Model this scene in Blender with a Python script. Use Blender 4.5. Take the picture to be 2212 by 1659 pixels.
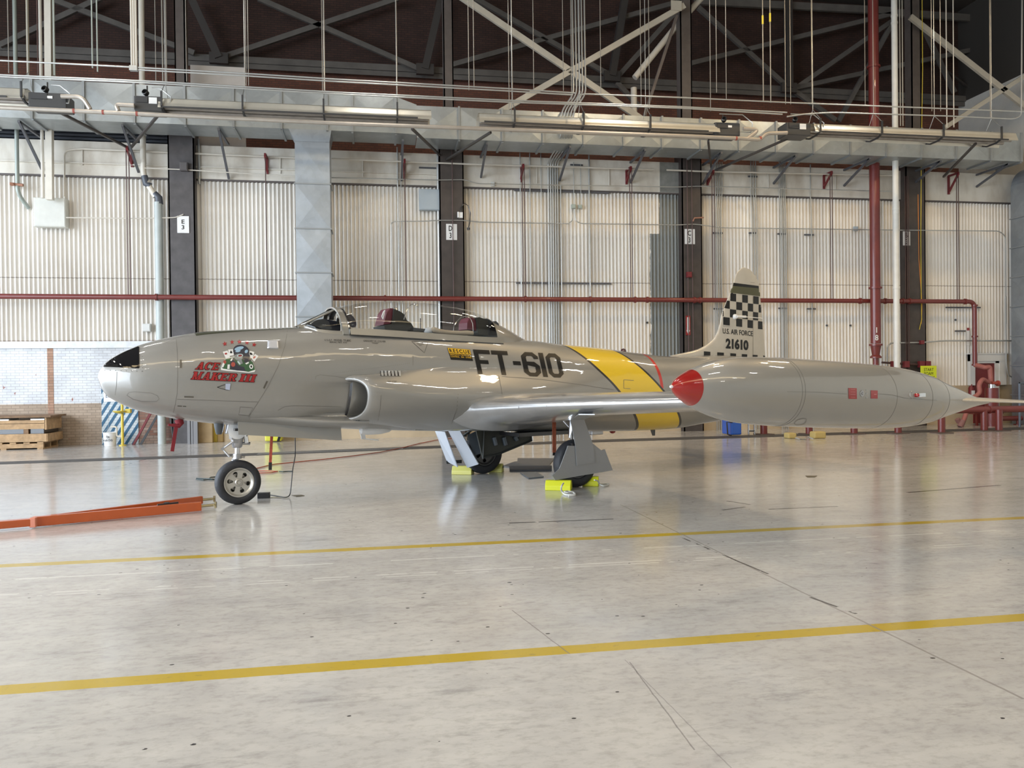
import bpy, bmesh, math, random
from mathutils import Vector, Matrix
from mathutils.bvhtree import BVHTree
from math import sin, cos, pi, radians as R, sqrt, atan2
random.seed(7)
D = bpy.data; SC = bpy.context.scene; COL = SC.collection
for o in list(D.objects): D.objects.remove(o)

# ---------------------------------------------------------------- camera
FPX, CXP, CYP = 1700.0, 1106.0, 829.5
PITCH, ROLL, CAMH, YAW = .0083, .0115, 1.5, R(9.65)
W = 20.30                                    # distance of the back wall plane (world Y)
_f = Vector((sin(YAW), cos(YAW), 0)); _r = Vector((cos(YAW), -sin(YAW), 0)); _u = Vector((0, 0, 1))
CF = _f * cos(PITCH) - _u * sin(PITCH); CU0 = _u * cos(PITCH) + _f * sin(PITCH)
CR = _r * cos(ROLL) - CU0 * sin(ROLL); CU = CU0 * cos(ROLL) + _r * sin(ROLL)
EYE = Vector((0, 0, CAMH))
cam = D.objects.new('camera', D.cameras.new('camera')); COL.objects.link(cam)
cam.data.sensor_width = 36; cam.data.lens = FPX / 2212 * 36
cam.data.clip_start = .05; cam.data.clip_end = 400
mw = Matrix((CR, CU, -CF)).transposed().to_4x4(); mw.translation = EYE
cam.matrix_world = mw
SC.camera = cam

def ray(px, py):
    return CF + CR * ((px - CXP) / FPX) - CU * ((py - CYP) / FPX)
def P(px, py, Y=W):                          # point of the vertical plane y = Y seen at a photo pixel
    d = ray(px, py); return EYE + d * (Y / d.y)
def PX(px, py, X):
    d = ray(px, py); return EYE + d * (X / d.x)
def H(px, py, z=0):                          # point of the level plane z seen at a photo pixel
    d = ray(px, py); return EYE + d * ((z - CAMH) / d.z)

# ---------------------------------------------------------------- world, lamps, exposure
w = D.worlds.new('sky'); SC.world = w; w.use_nodes = True
bg = w.node_tree.nodes['Background']
bg.inputs[0].default_value = (.78, .88, 1.0, 1); bg.inputs[1].default_value = 9.0
vs = SC.view_settings; vs.view_transform = 'Standard'; vs.look = 'None'; vs.gamma = 1; vs.exposure = .15
vs.use_curve_mapping = False
CEIL = 13.5
def area(name, loc, sx, sy, power, col, rot=(0, 0, 0)):
    l = D.lights.new(name, 'AREA'); l.shape = 'RECTANGLE'; l.size = sx; l.size_y = sy; l.energy = power; l.color = col
    o = D.objects.new(name, l); COL.objects.link(o); o.location = loc; o.rotation_euler = rot; return o
LAMPS = []
for X in (-13, -6.5, 0, 6.5, 13):
    for Y in (-9, -3, 3, 9, 15):
        LAMPS.append(area('high_bay_lamp', (X, Y, 10.9), 1.2, .35, 62, (1, .94, .85)))
for X in (7, 12.5): LAMPS.append(area('sodium_lamp', (X, 12.5, 11.8), .6, .6, 230, (1, .70, .34)))
LAMPS.append(area('added_warm_strip', (0, -3, 11.6), 33, 1.3, 640, (1, .78, .46), (R(35), 0, 0)))   # added warm strip light standing in for an unseen sunlit rail under the roof
# daylight comes in by the open hangar door ahead of the aircraft's nose; this only steers the sampling of that sky
XD = -16.0
pt_ = area('door_sky_portal', (XD, 2, 4.6), 9.2, 32, 1, (1, 1, 1), (0, R(-90), 0)); pt_.data.cycles.is_portal = True

# ---------------------------------------------------------------- materials
MATS = {}
def mat(name, col, rough=.5, metal=0, coat=0, spec=.5, noise=0, nscale=6, emit=0, bump=0, bscale=40, coatr=.03):
    if name in MATS: return MATS[name]
    m = D.materials.new(name); m.use_nodes = True; MATS[name] = m
    nt = m.node_tree; b = nt.nodes['Principled BSDF']
    b.inputs['Base Color'].default_value = (*col, 1); b.inputs['Roughness'].default_value = rough
    b.inputs['Metallic'].default_value = metal; b.inputs['Coat Weight'].default_value = coat
    b.inputs['Coat Roughness'].default_value = coatr
    b.inputs['Specular IOR Level'].default_value = spec
    if emit:
        b.inputs['Emission Color'].default_value = (*col, 1); b.inputs['Emission Strength'].default_value = emit
    if noise:
        g = NG(m); n = g.noise(nscale, 6, g.obj())
        f = g.ramp(n, [(.3, (1 - noise,) * 3), (.72, (1 + noise * .6,) * 3)])
        g.link(g.mul(col, f), b.inputs['Base Color'])
    if bump:
        g = NG(m); g.bump(g.noise(bscale, 3, g.obj()), bump)
    return m
class NG:                                    # small node-graph helper
    def __init__(s, m): s.nt = m.node_tree; s.b = s.nt.nodes.get('Principled BSDF')
    def n(s, t, **k):
        x = s.nt.nodes.new(t)
        for a, v in k.items(): setattr(x, a, v)
        return x
    def link(s, a, b): s.nt.links.new(a, b)
    def put(s, sock, v):
        if hasattr(v, 'is_output') or hasattr(v, 'links'): s.link(v, sock)
        elif isinstance(v, (tuple, list)): sock.default_value = (*v, 1) if len(sock.default_value) == 4 and len(v) == 3 else v
        else: sock.default_value = v
    def obj(s): return s.n('ShaderNodeTexCoord').outputs['Object']
    def world(s): return s.n('ShaderNodeNewGeometry').outputs['Position']
    def sep(s, v):
        x = s.n('ShaderNodeSeparateXYZ'); s.link(v, x.inputs[0]); return x.outputs
    def comb(s, a, b, c):
        x = s.n('ShaderNodeCombineXYZ')
        for i, v in enumerate((a, b, c)): s.put(x.inputs[i], v)
        return x.outputs[0]
    def m(s, op, a, b=0, c=None):
        x = s.n('ShaderNodeMath', operation=op); s.put(x.inputs[0], a); s.put(x.inputs[1], b)
        if c is not None: s.put(x.inputs[2], c)
        return x.outputs[0]
    def noise(s, scale, det=4, vec=None, rough=.55):
        x = s.n('ShaderNodeTexNoise'); x.inputs['Scale'].default_value = scale; x.inputs['Detail'].default_value = det
        x.inputs['Roughness'].default_value = rough
        if vec is not None: s.link(vec, x.inputs['Vector'])
        return x.outputs[0]
    def scale(s, v, sc):
        x = s.n('ShaderNodeMapping'); s.link(v, x.inputs[0]); x.inputs['Scale'].default_value = sc; return x.outputs[0]
    def ramp(s, v, pts):
        x = s.n('ShaderNodeValToRGB'); s.put(x.inputs[0], v); e = x.color_ramp.elements
        while len(e) < len(pts): e.new(.5)
        for i, (p, c) in enumerate(pts): e[i].position = p; e[i].color = (*c, 1) if len(c) == 3 else c
        return x.outputs[0]
    def mul(s, a, b): return s.mix(1.0, a, b, 'MULTIPLY')
    def mix(s, f, a, b, mode='MIX'):
        x = s.n('ShaderNodeMix', data_type='RGBA', blend_type=mode)
        s.put(x.inputs[0], f); s.put(x.inputs[6], a); s.put(x.inputs[7], b); return x.outputs[2]
    def between(s, v, a, b, soft=.004):
        x = s.m('GREATER_THAN', v, a); y = s.m('LESS_THAN', v, b); return s.m('MULTIPLY', x, y)
    def bump(s, h, st, dist=.02):
        x = s.n('ShaderNodeBump'); x.inputs['Strength'].default_value = st; x.inputs['Distance'].default_value = dist
        s.link(h, x.inputs['Height']); s.link(x.outputs[0], s.b.inputs['Normal'])

# ---------------------------------------------------------------- mesh helpers
class MB:
    def __init__(s): s.v = []; s.f = []; s.mi = []; s.cur = 0
    def add(s, vs, fs):
        n = len(s.v); s.v += [Vector(q) for q in vs]; s.f += [tuple(i + n for i in g) for g in fs]; s.mi += [s.cur] * len(fs); return s
    def box(s, a, b):
        x0, y0, z0 = a; x1, y1, z1 = b
        return s.add([(x0,y0,z0),(x1,y0,z0),(x1,y1,z0),(x0,y1,z0),(x0,y0,z1),(x1,y0,z1),(x1,y1,z1),(x0,y1,z1)],
                     [(0,3,2,1),(4,5,6,7),(0,1,5,4),(1,2,6,5),(2,3,7,6),(3,0,4,7)])
    def cb(s, c, d): return s.box([c[i] - d[i] / 2 for i in range(3)], [c[i] + d[i] / 2 for i in range(3)])
    def bar(s, p, q, w, h, up=(0, 0, 1)):    # rectangular beam from p to q
        p, q = Vector(p), Vector(q); t = (q - p).normalized(); u = Vector(up)
        if abs(t.dot(u)) > .98: u = Vector((0, 1, 0))
        a = t.cross(u).normalized() * w / 2; b = a.cross(t).normalized() * h / 2
        return s.add([p-a-b, p+a-b, p+a+b, p-a+b, q-a-b, q+a-b, q+a+b, q-a+b],
                     [(0,3,2,1),(4,5,6,7),(0,1,5,4),(1,2,6,5),(2,3,7,6),(3,0,4,7)])
    def tube(s, path, r, n=10, caps=True, sq=1):
        path = [Vector(p) for p in path]; N = len(path); rs = r if isinstance(r, (list, tuple)) else [r] * N
        T = []
        for i in range(N):
            a = path[max(i - 1, 0)]; b = path[min(i + 1, N - 1)]; T.append((b - a).normalized())
        u = Vector((0, 0, 1)) if abs(T[0].z) < .9 else Vector((1, 0, 0))
        a = T[0].cross(u).normalized(); vs = []; fs = []
        for i in range(N):
            a = (a - T[i] * a.dot(T[i])).normalized(); b = T[i].cross(a)
            for k in range(n):
                t = 2 * pi * k / n; vs.append(path[i] + (a * cos(t) + b * sin(t) * sq) * rs[i])
        for i in range(N - 1):
            for k in range(n):
                j = (k + 1) % n; fs.append((i*n+k, i*n+j, (i+1)*n+j, (i+1)*n+k))
        if caps: fs += [tuple(range(n))[::-1], tuple((N-1)*n + k for k in range(n))]
        return s.add(vs, fs)
    def cyl(s, p, q, r, n=16): return s.tube([p, q], r, n)
    def lathe(s, prof, c, ax, n=32, closed=False):   # prof: (distance along axis, radius)
        c = Vector(c); ax = Vector(ax).normalized(); u = Vector((0, 0, 1)) if abs(ax.z) < .9 else Vector((1, 0, 0))
        a = ax.cross(u).normalized(); b = ax.cross(a); vs = []; fs = []
        for d, r in prof:
            for k in range(n):
                t = 2 * pi * k / n; vs.append(c + ax * d + (a * cos(t) + b * sin(t)) * max(r, 1e-4))
        m = len(prof)
        for i in range(m if closed else m - 1):
            i2 = (i + 1) % m
            for k in range(n):
                j = (k + 1) % n; fs.append((i*n+k, i2*n+k, i2*n+j, i*n+j))
        return s.add(vs, fs)
    def prism(s, poly, ext):                 # planar polygon (3-D points) extruded by a vector
        n = len(poly); e = Vector(ext); poly = [Vector(q) for q in poly]
        return s.add(poly + [q + e for q in poly], [tuple(range(n))[::-1], tuple(range(n, 2*n))] + [(i, (i+1) % n, n + (i+1) % n, n + i) for i in range(n)])
    def grid(s, rows, close=False):
        n = len(rows[0]); vs = [q for r in rows for q in r]; fs = []
        for i in range(len(rows) - 1):
            for k in range(n if close else n - 1):
                j = (k + 1) % n; fs.append((i*n+k, i*n+j, (i+1)*n+j, (i+1)*n+k))
        return s.add(vs, fs)
ORG = {}
def tag(o, label=None, cat=None, group=None, kind=None):
    if label: o['label'] = label
    if cat: o['category'] = cat
    if group: o['group'] = group
    if kind: o['kind'] = kind
    return o
def mk(name, mb, m, parent=None, smooth=False, label=None, cat=None, group=None, kind=None, bevel=0, fix=True, angle=40):
    me = D.meshes.new(name)
    if parent is not None: org = ORG.get(parent.name, Vector((0, 0, 0)))
    else:
        xs = [q.x for q in mb.v]; ys = [q.y for q in mb.v]; zs = [q.z for q in mb.v]
        org = Vector(((min(xs)+max(xs))/2, (min(ys)+max(ys))/2, min(zs)))
    me.from_pydata([q - org for q in mb.v], [], mb.f)
    ms = m if isinstance(m, (list, tuple)) else [m]
    for q in ms: me.materials.append(q)
    if len(ms) > 1: me.polygons.foreach_set('material_index', mb.mi)
    if fix:
        bm = bmesh.new(); bm.from_mesh(me); bmesh.ops.recalc_face_normals(bm, faces=bm.faces); bm.to_mesh(me); bm.free()
    if smooth:
        me.shade_smooth()
        if angle < 180:
            me.set_sharp_from_angle(angle=R(angle))
    o = D.objects.new(name, me); COL.objects.link(o)
    if parent is not None:
        o.parent = parent; ORG[o.name] = org
    else: o.location = org; ORG[o.name] = org
    if bevel:
        b = o.modifiers.new('bevel', 'BEVEL'); b.width = bevel; b.segments = 2; b.limit_method = 'ANGLE'
    return tag(o, label, cat, group, kind)
def empty(name, loc, label, cat, group=None, rz=0):
    o = D.objects.new(name, None); COL.objects.link(o); o.location = loc; o.rotation_euler = (0, 0, rz); o.empty_display_size = .2
    ORG[o.name] = Vector(loc) if rz == 0 else Vector((0, 0, 0))
    return tag(o, label, cat, group)
def dup(root, delta, label=None):
    r = root.copy(); COL.objects.link(r); r.location = root.location + Vector(delta)
    if label: r['label'] = label
    for ch in list(root.children):
        c = ch.copy(); COL.objects.link(c); c.parent = r
        for g in list(ch.children):
            k = g.copy(); COL.objects.link(k); k.parent = c
    return r
def rnd(path, r=.15, n=5):                   # round the corners of a pipe run
    path = [Vector(p) for p in path]; out = [path[0]]
    for i in range(1, len(path) - 1):
        a, b, c = path[i-1], path[i], path[i+1]; u = (a - b); v = (c - b); k = min(r, u.length * .45, v.length * .45)
        p0 = b + u.normalized() * k; p1 = b + v.normalized() * k
        for j in range(n + 1):
            t = j / n; out.append(p0 * (1-t)**2 + b * 2*t*(1-t) + p1 * t*t)
    return out + [path[-1]]
def interp(tab, x):
    if x <= tab[0][0]: return tab[0][1]
    for i in range(len(tab) - 1):
        x0, y0 = tab[i]; x1, y1 = tab[i+1]
        if x <= x1:
            h = x1 - x0; t = (x - x0) / h
            m0 = (y1 - tab[i-1][1]) / (x1 - tab[i-1][0]) if i > 0 else (y1 - y0) / h
            m1 = (tab[i+2][1] - y0) / (tab[i+2][0] - x0) if i + 2 < len(tab) else (y1 - y0) / h
            return y0*(2*t**3-3*t*t+1) + m0*h*(t**3-2*t*t+t) + y1*(3*t*t-2*t**3) + m1*h*(t**3-t*t)
    return tab[-1][1]
# flat artwork: polygons in (u,v), v downward, cut by a grid so that they can follow a curved skin
def uvmesh(polys, nu=8, nv=6, U=(0, 1), V=(0, 1)):
    bm = bmesh.new()
    for pl in polys:
        try: bm.faces.new([bm.verts.new((a, b, 0)) for a, b in pl])
        except ValueError: pass
    bmesh.ops.triangulate(bm, faces=bm.faces)
    for i in range(1, nu):
        x = U[0] + (U[1]-U[0]) * i / nu
        bmesh.ops.bisect_plane(bm, geom=list(bm.verts)+list(bm.edges)+list(bm.faces), plane_co=(x, 0, 0), plane_no=(1, 0, 0))
    for i in range(1, nv):
        y = V[0] + (V[1]-V[0]) * i / nv
        bmesh.ops.bisect_plane(bm, geom=list(bm.verts)+list(bm.edges)+list(bm.faces), plane_co=(0, y, 0), plane_no=(0, 1, 0))
    bm.verts.index_update(); vs = [(v.co.x, v.co.y) for v in bm.verts]; fs = [tuple(v.index for v in f.verts) for f in bm.faces]
    bm.free(); return vs, fs
def textmesh(txt, bold=0, space=1.0, align='CENTER', line=1.0):
    c = D.curves.new('t', 'FONT'); c.body = txt; c.align_x = align; c.offset = bold; c.space_character = space; c.space_line = line
    c.resolution_u = 3
    o = D.objects.new('t', c); COL.objects.link(o); bpy.context.view_layer.update()
    me = o.to_mesh(); vs = [(v.co.x, v.co.y) for v in me.vertices]; fs = [tuple(p.vertices) for p in me.polygons]
    o.to_mesh_clear(); D.objects.remove(o)
    x0 = min(v[0] for v in vs); x1 = max(v[0] for v in vs); y0 = min(v[1] for v in vs); y1 = max(v[1] for v in vs)
    return [((a-x0)/(x1-x0), (y1-b)/(y1-y0)) for a, b in vs], fs
def quadmap(q, u, v):
    (ax, ay), (bx, by), (cx, cy), (dx, dy) = q
    return ((ax*(1-u)+bx*u)*(1-v)+(dx*(1-u)+cx*u)*v, (ay*(1-u)+by*u)*(1-v)+(dy*(1-u)+cy*u)*v)
def text_on(txt, p0, ux, uz, wd, ht, off, mb, **k):   # text on a flat plate: p0 top left, ux/uz unit vectors
    vs, fs = textmesh(txt, **k)
    mb.add([Vector(p0) + Vector(ux) * a * wd - Vector(uz) * b * ht + Vector(off) for a, b in vs], fs)
# ================================================================ the jet trainer
TH = .5434; NOSE = _r * -4.60 + _f * 8.80
JET = empty('jet_trainer', NOSE, 'silver two-seat jet trainer with a yellow band and FT-610 on its side', 'aircraft', rz=TH - YAW)
ORG['jet_trainer'] = Vector((0, 0, 0))
JM = Matrix.Translation(NOSE) @ Matrix.Rotation(TH - YAW, 4, 'Z'); JI = JM.inverted()
JE = JI @ EYE
def jray(px, py): return (JI.to_3x3() @ ray(px, py)).normalized()
def C(px, py, y=0.0):                        # point of the aircraft's fore-and-aft plane y seen at a pixel
    d = jray(px, py); return JE + d * ((y - JE.y) / d.y)
def CF0(px, py, z=0.0):
    d = jray(px, py); return JE + d * ((z - JE.z) / d.z)
def part(name, mb, m, parent=None, smooth=True, label=None, **k): return mk(name, mb, m, parent or JET, smooth, label, **k)

# skin: silver lacquer, the yellow band with black edges, the red line, the dull green anti-glare strip
def skin_material():
    m = mat('silver_lacquer', (.50, .475, .43), .42, .28, 1.0); g = NG(m)
    p = g.obj(); x, y, z = g.sep(p)
    n = g.noise(1.2, 3, p); n2 = g.noise(7, 4, p)
    base = g.mix(g.m('MULTIPLY', n2, .25), (.295, .287, .265), (.255, .248, .23))
    q = g.m('ADD', x, g.m('MULTIPLY', z, 1.022))
    c = g.mix(g.m('MULTIPLY', g.between(x, 7.73, 7.79), g.m('GREATER_THAN', z, 1.3)), base, (.55, .03, .02))
    c = g.mix(g.between(q, 8.15, 9.105), c, (.012, .01, .01))
    c = g.mix(g.between(q, 8.203, 9.055), c, (.80, .55, .01))
    q_ = g.between(q, 8.15, 9.105)
    olive = g.m('MULTIPLY', g.between(x, .98, 2.25), g.m('MULTIPLY', g.between(y, -.2, .2), g.m('GREATER_THAN', z, 1.7)))
    c = g.mix(olive, c, (.045, .05, .022))
    g.link(c, g.b.inputs['Base Color'])
    hid = g.m('MAXIMUM', g.between(q, 8.15, 9.105), olive)
    g.link(g.m('MULTIPLY', g.m('SUBTRACT', 1, hid), .28), g.b.inputs['Metallic'])
    wv = g.noise(2.6, 2, g.scale(p, (1, 1, 2.2)))
    b = g.n('ShaderNodeBump'); b.inputs['Strength'].default_value = .22; b.inputs['Distance'].default_value = .02
    g.link(wv, b.inputs['Height']); g.link(b.outputs[0], g.b.inputs['Normal']); g.link(b.outputs[0], g.b.inputs['Coat Normal'])
    return m
SKIN = skin_material()
SILV = mat('silver_plain', (.32, .31, .28), .35, .55, 1.0, noise=.08, nscale=5)
FINM = mat('silver_fin', (.52, .48, .41), .40, .25, .5, noise=.06, nscale=5)
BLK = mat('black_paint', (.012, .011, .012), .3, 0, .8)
BLKG = mat('black_gloss', (.006, .006, .007), .04, 0, 1)
REDP = mat('red_paint', (.28, .008, .006), .25, 0, .8)
DGRN = mat('dark_bay', (.035, .038, .034), .6)
RUB = mat('tyre_rubber', (.022, .023, .027), .6, bump=.2)
WHT = mat('white_paint', (.75, .75, .74), .35)
CHR = mat('chrome', (.75, .77, .8), .12, 1)
STL = mat('bare_steel', (.45, .45, .46), .35, .9)
RIMM = mat('rim_alloy', (.55, .53, .48), .35, .6)
SEAM = mat('seam_dark', (.16, .15, .135), .6)
TXT = mat('black_lettering', (.006, .006, .006), .4, 0, .12, .3)
LETR = mat('red_lettering', (.32, .012, .012), .3, 0, .6)

def tab(pts): return sorted([(C(a, b).x, C(a, b).z) for a, b in pts])
topP = [(213,805),(216,798),(221,792),(227,784.5),(235,778),(258,764),(280,754.5),(299,746),(340,734.5),(377,726.5),(427,718),(500,712.8),(592,709),(633,707.5)]
TOP = tab(topP) + [(2.6,2.175),(3.3,2.185),(4.4,2.135),(5.2,2.06)] + tab([(1150,737),(1198,743),(1250,748),(1306,754),(1374,763),(1448,770)]) + [(9.5,1.85),(10.4,1.81),(11.2,1.74)]
botP = [(214,824),(217,834),(221,842),(227,850.5),(235,858),(267,875.4),(299,887),(345,898),(386,906),(443,913),(500,918),(600,922),(737,926),(829,929),(943,931)]
BOT = tab(botP) + [(5.0,.73),(6.0,.67)] + tab([(1289,932),(1357,931),(1446,926),(1500,917),(1554,907)]) + [(10.4,.88),(11.2,1.02)]
x0n = C(211, 815).x; z0n = C(211, 815).z
TOP = [(x0n, z0n)] + TOP; BOT = [(x0n, z0n)] + BOT
WID = [(x0n,0),(x0n+.02,.055),(x0n+.06,.105),(x0n+.12,.155),(.2,.235),(.4,.335),(.8,.435),(1.4,.505),(2.1,.545),(3.0,.57),(4.2,.59),(5.6,.61),(6.9,.61),(8.4,.57),(9.6,.47),(10.6,.37),(11.2,.30)]
NEX = [(0,2.0),(.8,2.1),(2.0,2.35),(2.7,2.6),(4.8,2.6),(5.8,2.3),(7.5,2.1),(11.2,2.0)]
def sec(x):
    zt, zb, wd, n = interp(TOP, x), interp(BOT, x), interp(WID, x), interp(NEX, x)
    zc = zb + (zt - zb) * .48
    return zc, zt - zc, zc - zb, wd, n
def spt(x, t):
    zc, a, b, wd, n = sec(x); c, s = cos(t), sin(t)
    y = wd * (1 if c >= 0 else -1) * abs(c) ** (2 / n)
    nb = 2.2
    z = zc + (a * abs(s) ** (2 / n) if s >= 0 else -b * abs(s) ** (2 / nb))
    if s < 0: y = wd * (1 if c >= 0 else -1) * abs(c) ** (2 / nb)
    y -= (1 if y > 0 else -1) * min(abs(y), carve(x, z))
    return Vector((x, y, z))
def sm(t): t = max(0, min(1, t)); return t*t*(3-2*t)
def carve(x, z):                             # the recessed ramp that leads into each intake
    if x < 1.9 or x > 3.6: return 0
    return .075 * sm((x-1.95)/.7) * sm((z-1.02)/.05) * sm((1.475-z + .02*(x-2.6))/.05)
def ybase(x, z):                             # half width of the fuselage at height z
    zc, a, b, wd, n = sec(x); s = min(abs((z - zc) / (a if z >= zc else b)), 1); n = n if z >= zc else 2.2
    return wd * (1 - s ** n) ** (1 / n)
XS = [x0n + d for d in (.002,.006,.014,.026,.042,.06,.085,.115,.15,.19,.24,.3,.36)]
while XS[-1] < 11.2: XS.append(XS[-1] + .05)
XS[-1] = 11.2
NR = 120
fu = MB(); fu.grid([[spt(x, 2*pi*k/NR) for k in range(NR)] for x in XS], close=True)
fu.v.append(Vector((x0n, 0, z0n))); tip = len(fu.v) - 1
for k in range(NR): fu.f.append((tip, (k+1) % NR, k)); fu.mi.append(0)
FB = BVHTree.FromPolygons([tuple(v) for v in fu.v], fu.f)
def ZA(x, y): return (640 + x/10.055, 640 + y/10.055)
wlow = [(C(*q, yy).x, C(*q, yy).z) for q, yy in ((ZA(20,640),-.05),(ZA(180,640),-.16),(ZA(400,715),-.30),(ZA(700,755),-.38),(ZA(1100,780),-.41))]
def wfoot(x): return min(ybase(x, min(interp(wlow, x), sec(x)[0] + sec(x)[1]*.995)) + .012, .405)
def wcut(x): return 0 if x < 2.25 or x > 5.0 else (max(0, wfoot(x) - .03) if x < 2.8 else .36)
keep = []
for f_ in fu.f:
    c = sum((fu.v[i] for i in f_), Vector()) / len(f_)
    if c.z > 1.8 and abs(c.y) < wcut(c.x): continue
    keep.append(f_)
fu.f = keep; fu.mi = [0] * len(keep)
FUS = part('fuselage', fu, SKIN, fix=False, angle=180)
# tail pipe
t = MB(); t.lathe([(0,.30),(.25,.275),(.26,.25),(-.2,.24),(-.6,.2)], (11.1,0,1.38), (1,0,0), 28); part('tailpipe', t, STL)

# intakes: swept lip, duct and long cheek running aft
def sm(t): t = max(0, min(1, t)); return t*t*(3-2*t)
def cheek(side):
    ZC, rows = 1.25, []
    def amp(x): return .285 if x < 4.4 else .285 * (1 - sm((x - 4.4) / 3.0))
    LX = 2.65
    def B(s, t):
        a = max(0, 1 - abs(s)**2.6)**(1/2.6); b = (1 - s*s)**2 if abs(s) < 1 else 0
        return a*(1-t) + b*t
    S = [-cos(pi * i / 26) for i in range(27)]
    def row(x, a, t, hs, eps=.002, zc=ZC, sweep=0):
        out = []
        for s in S:
            z = zc + s*hs; bb = B(s, t); xx = x + sweep*bb; y = ybase(xx, z) + a*bb + eps
            out.append(Vector((xx, side*y, z)))
        return out
    inner = [row(x, .20, 0, .225, -.004 if j else -.004, sweep=.20) for j, x in enumerate((LX+.75, LX+.4, LX+.12, LX+.03))]
    lip = [row(LX+.005, .215, 0, .235, sweep=.20), row(LX-.012, .24, 0, .252, sweep=.20), row(LX, .262, 0, .272, sweep=.20), row(LX+.04, .276, 0, .29, sweep=.20)]
    outer = []
    for i in range(60):
        x = LX + .1 + 4.7 * (i/59)**1.15; t = sm((x - LX) / 1.5)
        outer.append(row(x, amp(x), t, .30 + .13*t, .002 - .006*sm((x-LX-.5)/3), zc=ZC - .03*t, sweep=.20*(1 - sm((x-LX-.1)/.9))))
    m = MB(); m.grid(lip + outer)
    c = part('intake_cheek', m, SKIN, fix=False, angle=180)
    if side < 0: [None for f in c.data.polygons]; c.data.flip_normals()
    m = MB(); m.grid(inner + lip[:1]); m.grid([inner[0], [Vector((inner[0][0].x + .02, side*.3, 1.25))] * 27])
    part('intake_duct', m, mat('duct_grey', (.10, .10, .10), .35, .3), c)
    m = MB()                                  # splitter plate and boundary bleed slot
    zs = [1.02 + .48 * i/8 for i in range(9)]
    def sp(dx, off): return [Vector((LX + .06 + .06*(z-1.02) + dx, side*(ybase(LX, z) - .05 + off), z)) for z in zs]
    m.grid([sp(0, .045), sp(.35, .05), sp(.35, .038), sp(0, .038), sp(0, .045)])
    part('splitter_plate', m, SILV, c)
    m = MB(); m.grid([sp(-.02, .006), sp(.02, .036)]); part('bleed_slot', m, BLK, c)
    # shelf leading into the lower lip
    rows = []
    for i in range(26):
        x = 1.55 + (2.95 - 1.55) * i/25; a = .20 * sm((x - 1.6) / 1.05); hz = .10 + .07 * sm((x-1.6)/1.0); zc2 = 1.0 - .06*sm((x-1.6)/1.2) + .0
        rr = []
        for k in range(15):
            s = -1 + 2*k/14; z = zc2 + s*hz*(1.0 if s < 0 else .55); bb = (1 - abs(s)**2.2)**1.2 if abs(s) < 1 else 0
            if s < 0: z = max(z, interp(BOT, x) + .02)
            rr.append(Vector((x, side*(ybase(x, z) + a*bb + .003 - .007*(abs(s) > .99)), z)))
        rows.append(rr)
    m = MB(); m.grid(rows); part('lower_shelf', m, SKIN, c, fix=True, angle=180)
    return c
CHK = cheek(-1); cheek(1)
me = CHK.data
ALLV = [tuple(v.co) for v in me.vertices]; CHB = BVHTree.FromPolygons(ALLV, [tuple(p.vertices) for p in me.polygons])

# decals follow the skin they lie on
def hit(px, py, off=.004, trees=None):
    d = jray(px, py); best = None
    for t_ in (trees or (FB, CHB)):
        loc, nor, i, dist = t_.ray_cast(JE, d)
        if loc is not None and (best is None or dist < best[2]): best = (loc, nor, dist)
    if best is None: return None
    n = best[1] if best[1].dot(d) < 0 else -best[1]
    return best[0] + n * off
def decal(name, vsfs, quad, m, off=.004, trees=None, parent=None, mb=None):
    vs, fs = vsfs; pts = []; ok = []
    for u, v in vs:
        q = hit(*quadmap(quad, u, v), off, trees); ok.append(q is not None); pts.append(q or Vector((0,0,0)))
    fs = [f for f in fs if all(ok[i] for i in f)]
    if mb is not None: return mb.add(pts, fs)
    b = MB(); b.add(pts, fs); return part(name, b, m, parent, smooth=False, fix=False)
def cut(vsfs, nu, nv):
    vs, fs = vsfs; return uvmesh([[vs[i] for i in f] for f in fs], nu, nv)
def Z1(x, y): return (180 + x/4.366, 620 + y/4.366)
def Z2(x, y): return (600 + x/4.366, 620 + y/4.366)
def Z3(x, y): return (1000 + x/4.148, 700 + y/4.148)
def Z4(x, y): return (1400 + x/4.1475, 560 + y/4.1475)
def Z5(x, y): return (1700 + x/4.32, 640 + y/4.32)
def ribbon(mb, pts, wpx=.8, off=.002, trees=None, closed=False):   # a thin painted or grooved line over the skin
    P2 = []
    pts = list(pts) + ([pts[0]] if closed else [])
    for i in range(len(pts) - 1):
        (a, b), (c, d) = pts[i], pts[i+1]; n = max(1, int(sqrt((a-c)**2 + (b-d)**2) / 7))
        for k in range(n): P2.append((a + (c-a)*k/n, b + (d-b)*k/n))
    P2.append(pts[-1]); L = []
    for i, (a, b) in enumerate(P2):
        a0, b0 = P2[max(i-1, 0)]; a1, b1 = P2[min(i+1, len(P2)-1)]; dx, dy = a1-a0, b1-b0; l = sqrt(dx*dx+dy*dy) or 1
        L.append((hit(a - dy/l*wpx/2, b + dx/l*wpx/2, off, trees), hit(a + dy/l*wpx/2, b - dx/l*wpx/2, off, trees)))
    for i in range(len(L) - 1):
        q = [L[i][0], L[i][1], L[i+1][1], L[i+1][0]]
        if all(p is not None for p in q) and (q[0]-q[3]).length < .6: mb.add(q, [(0, 1, 2, 3)])

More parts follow.
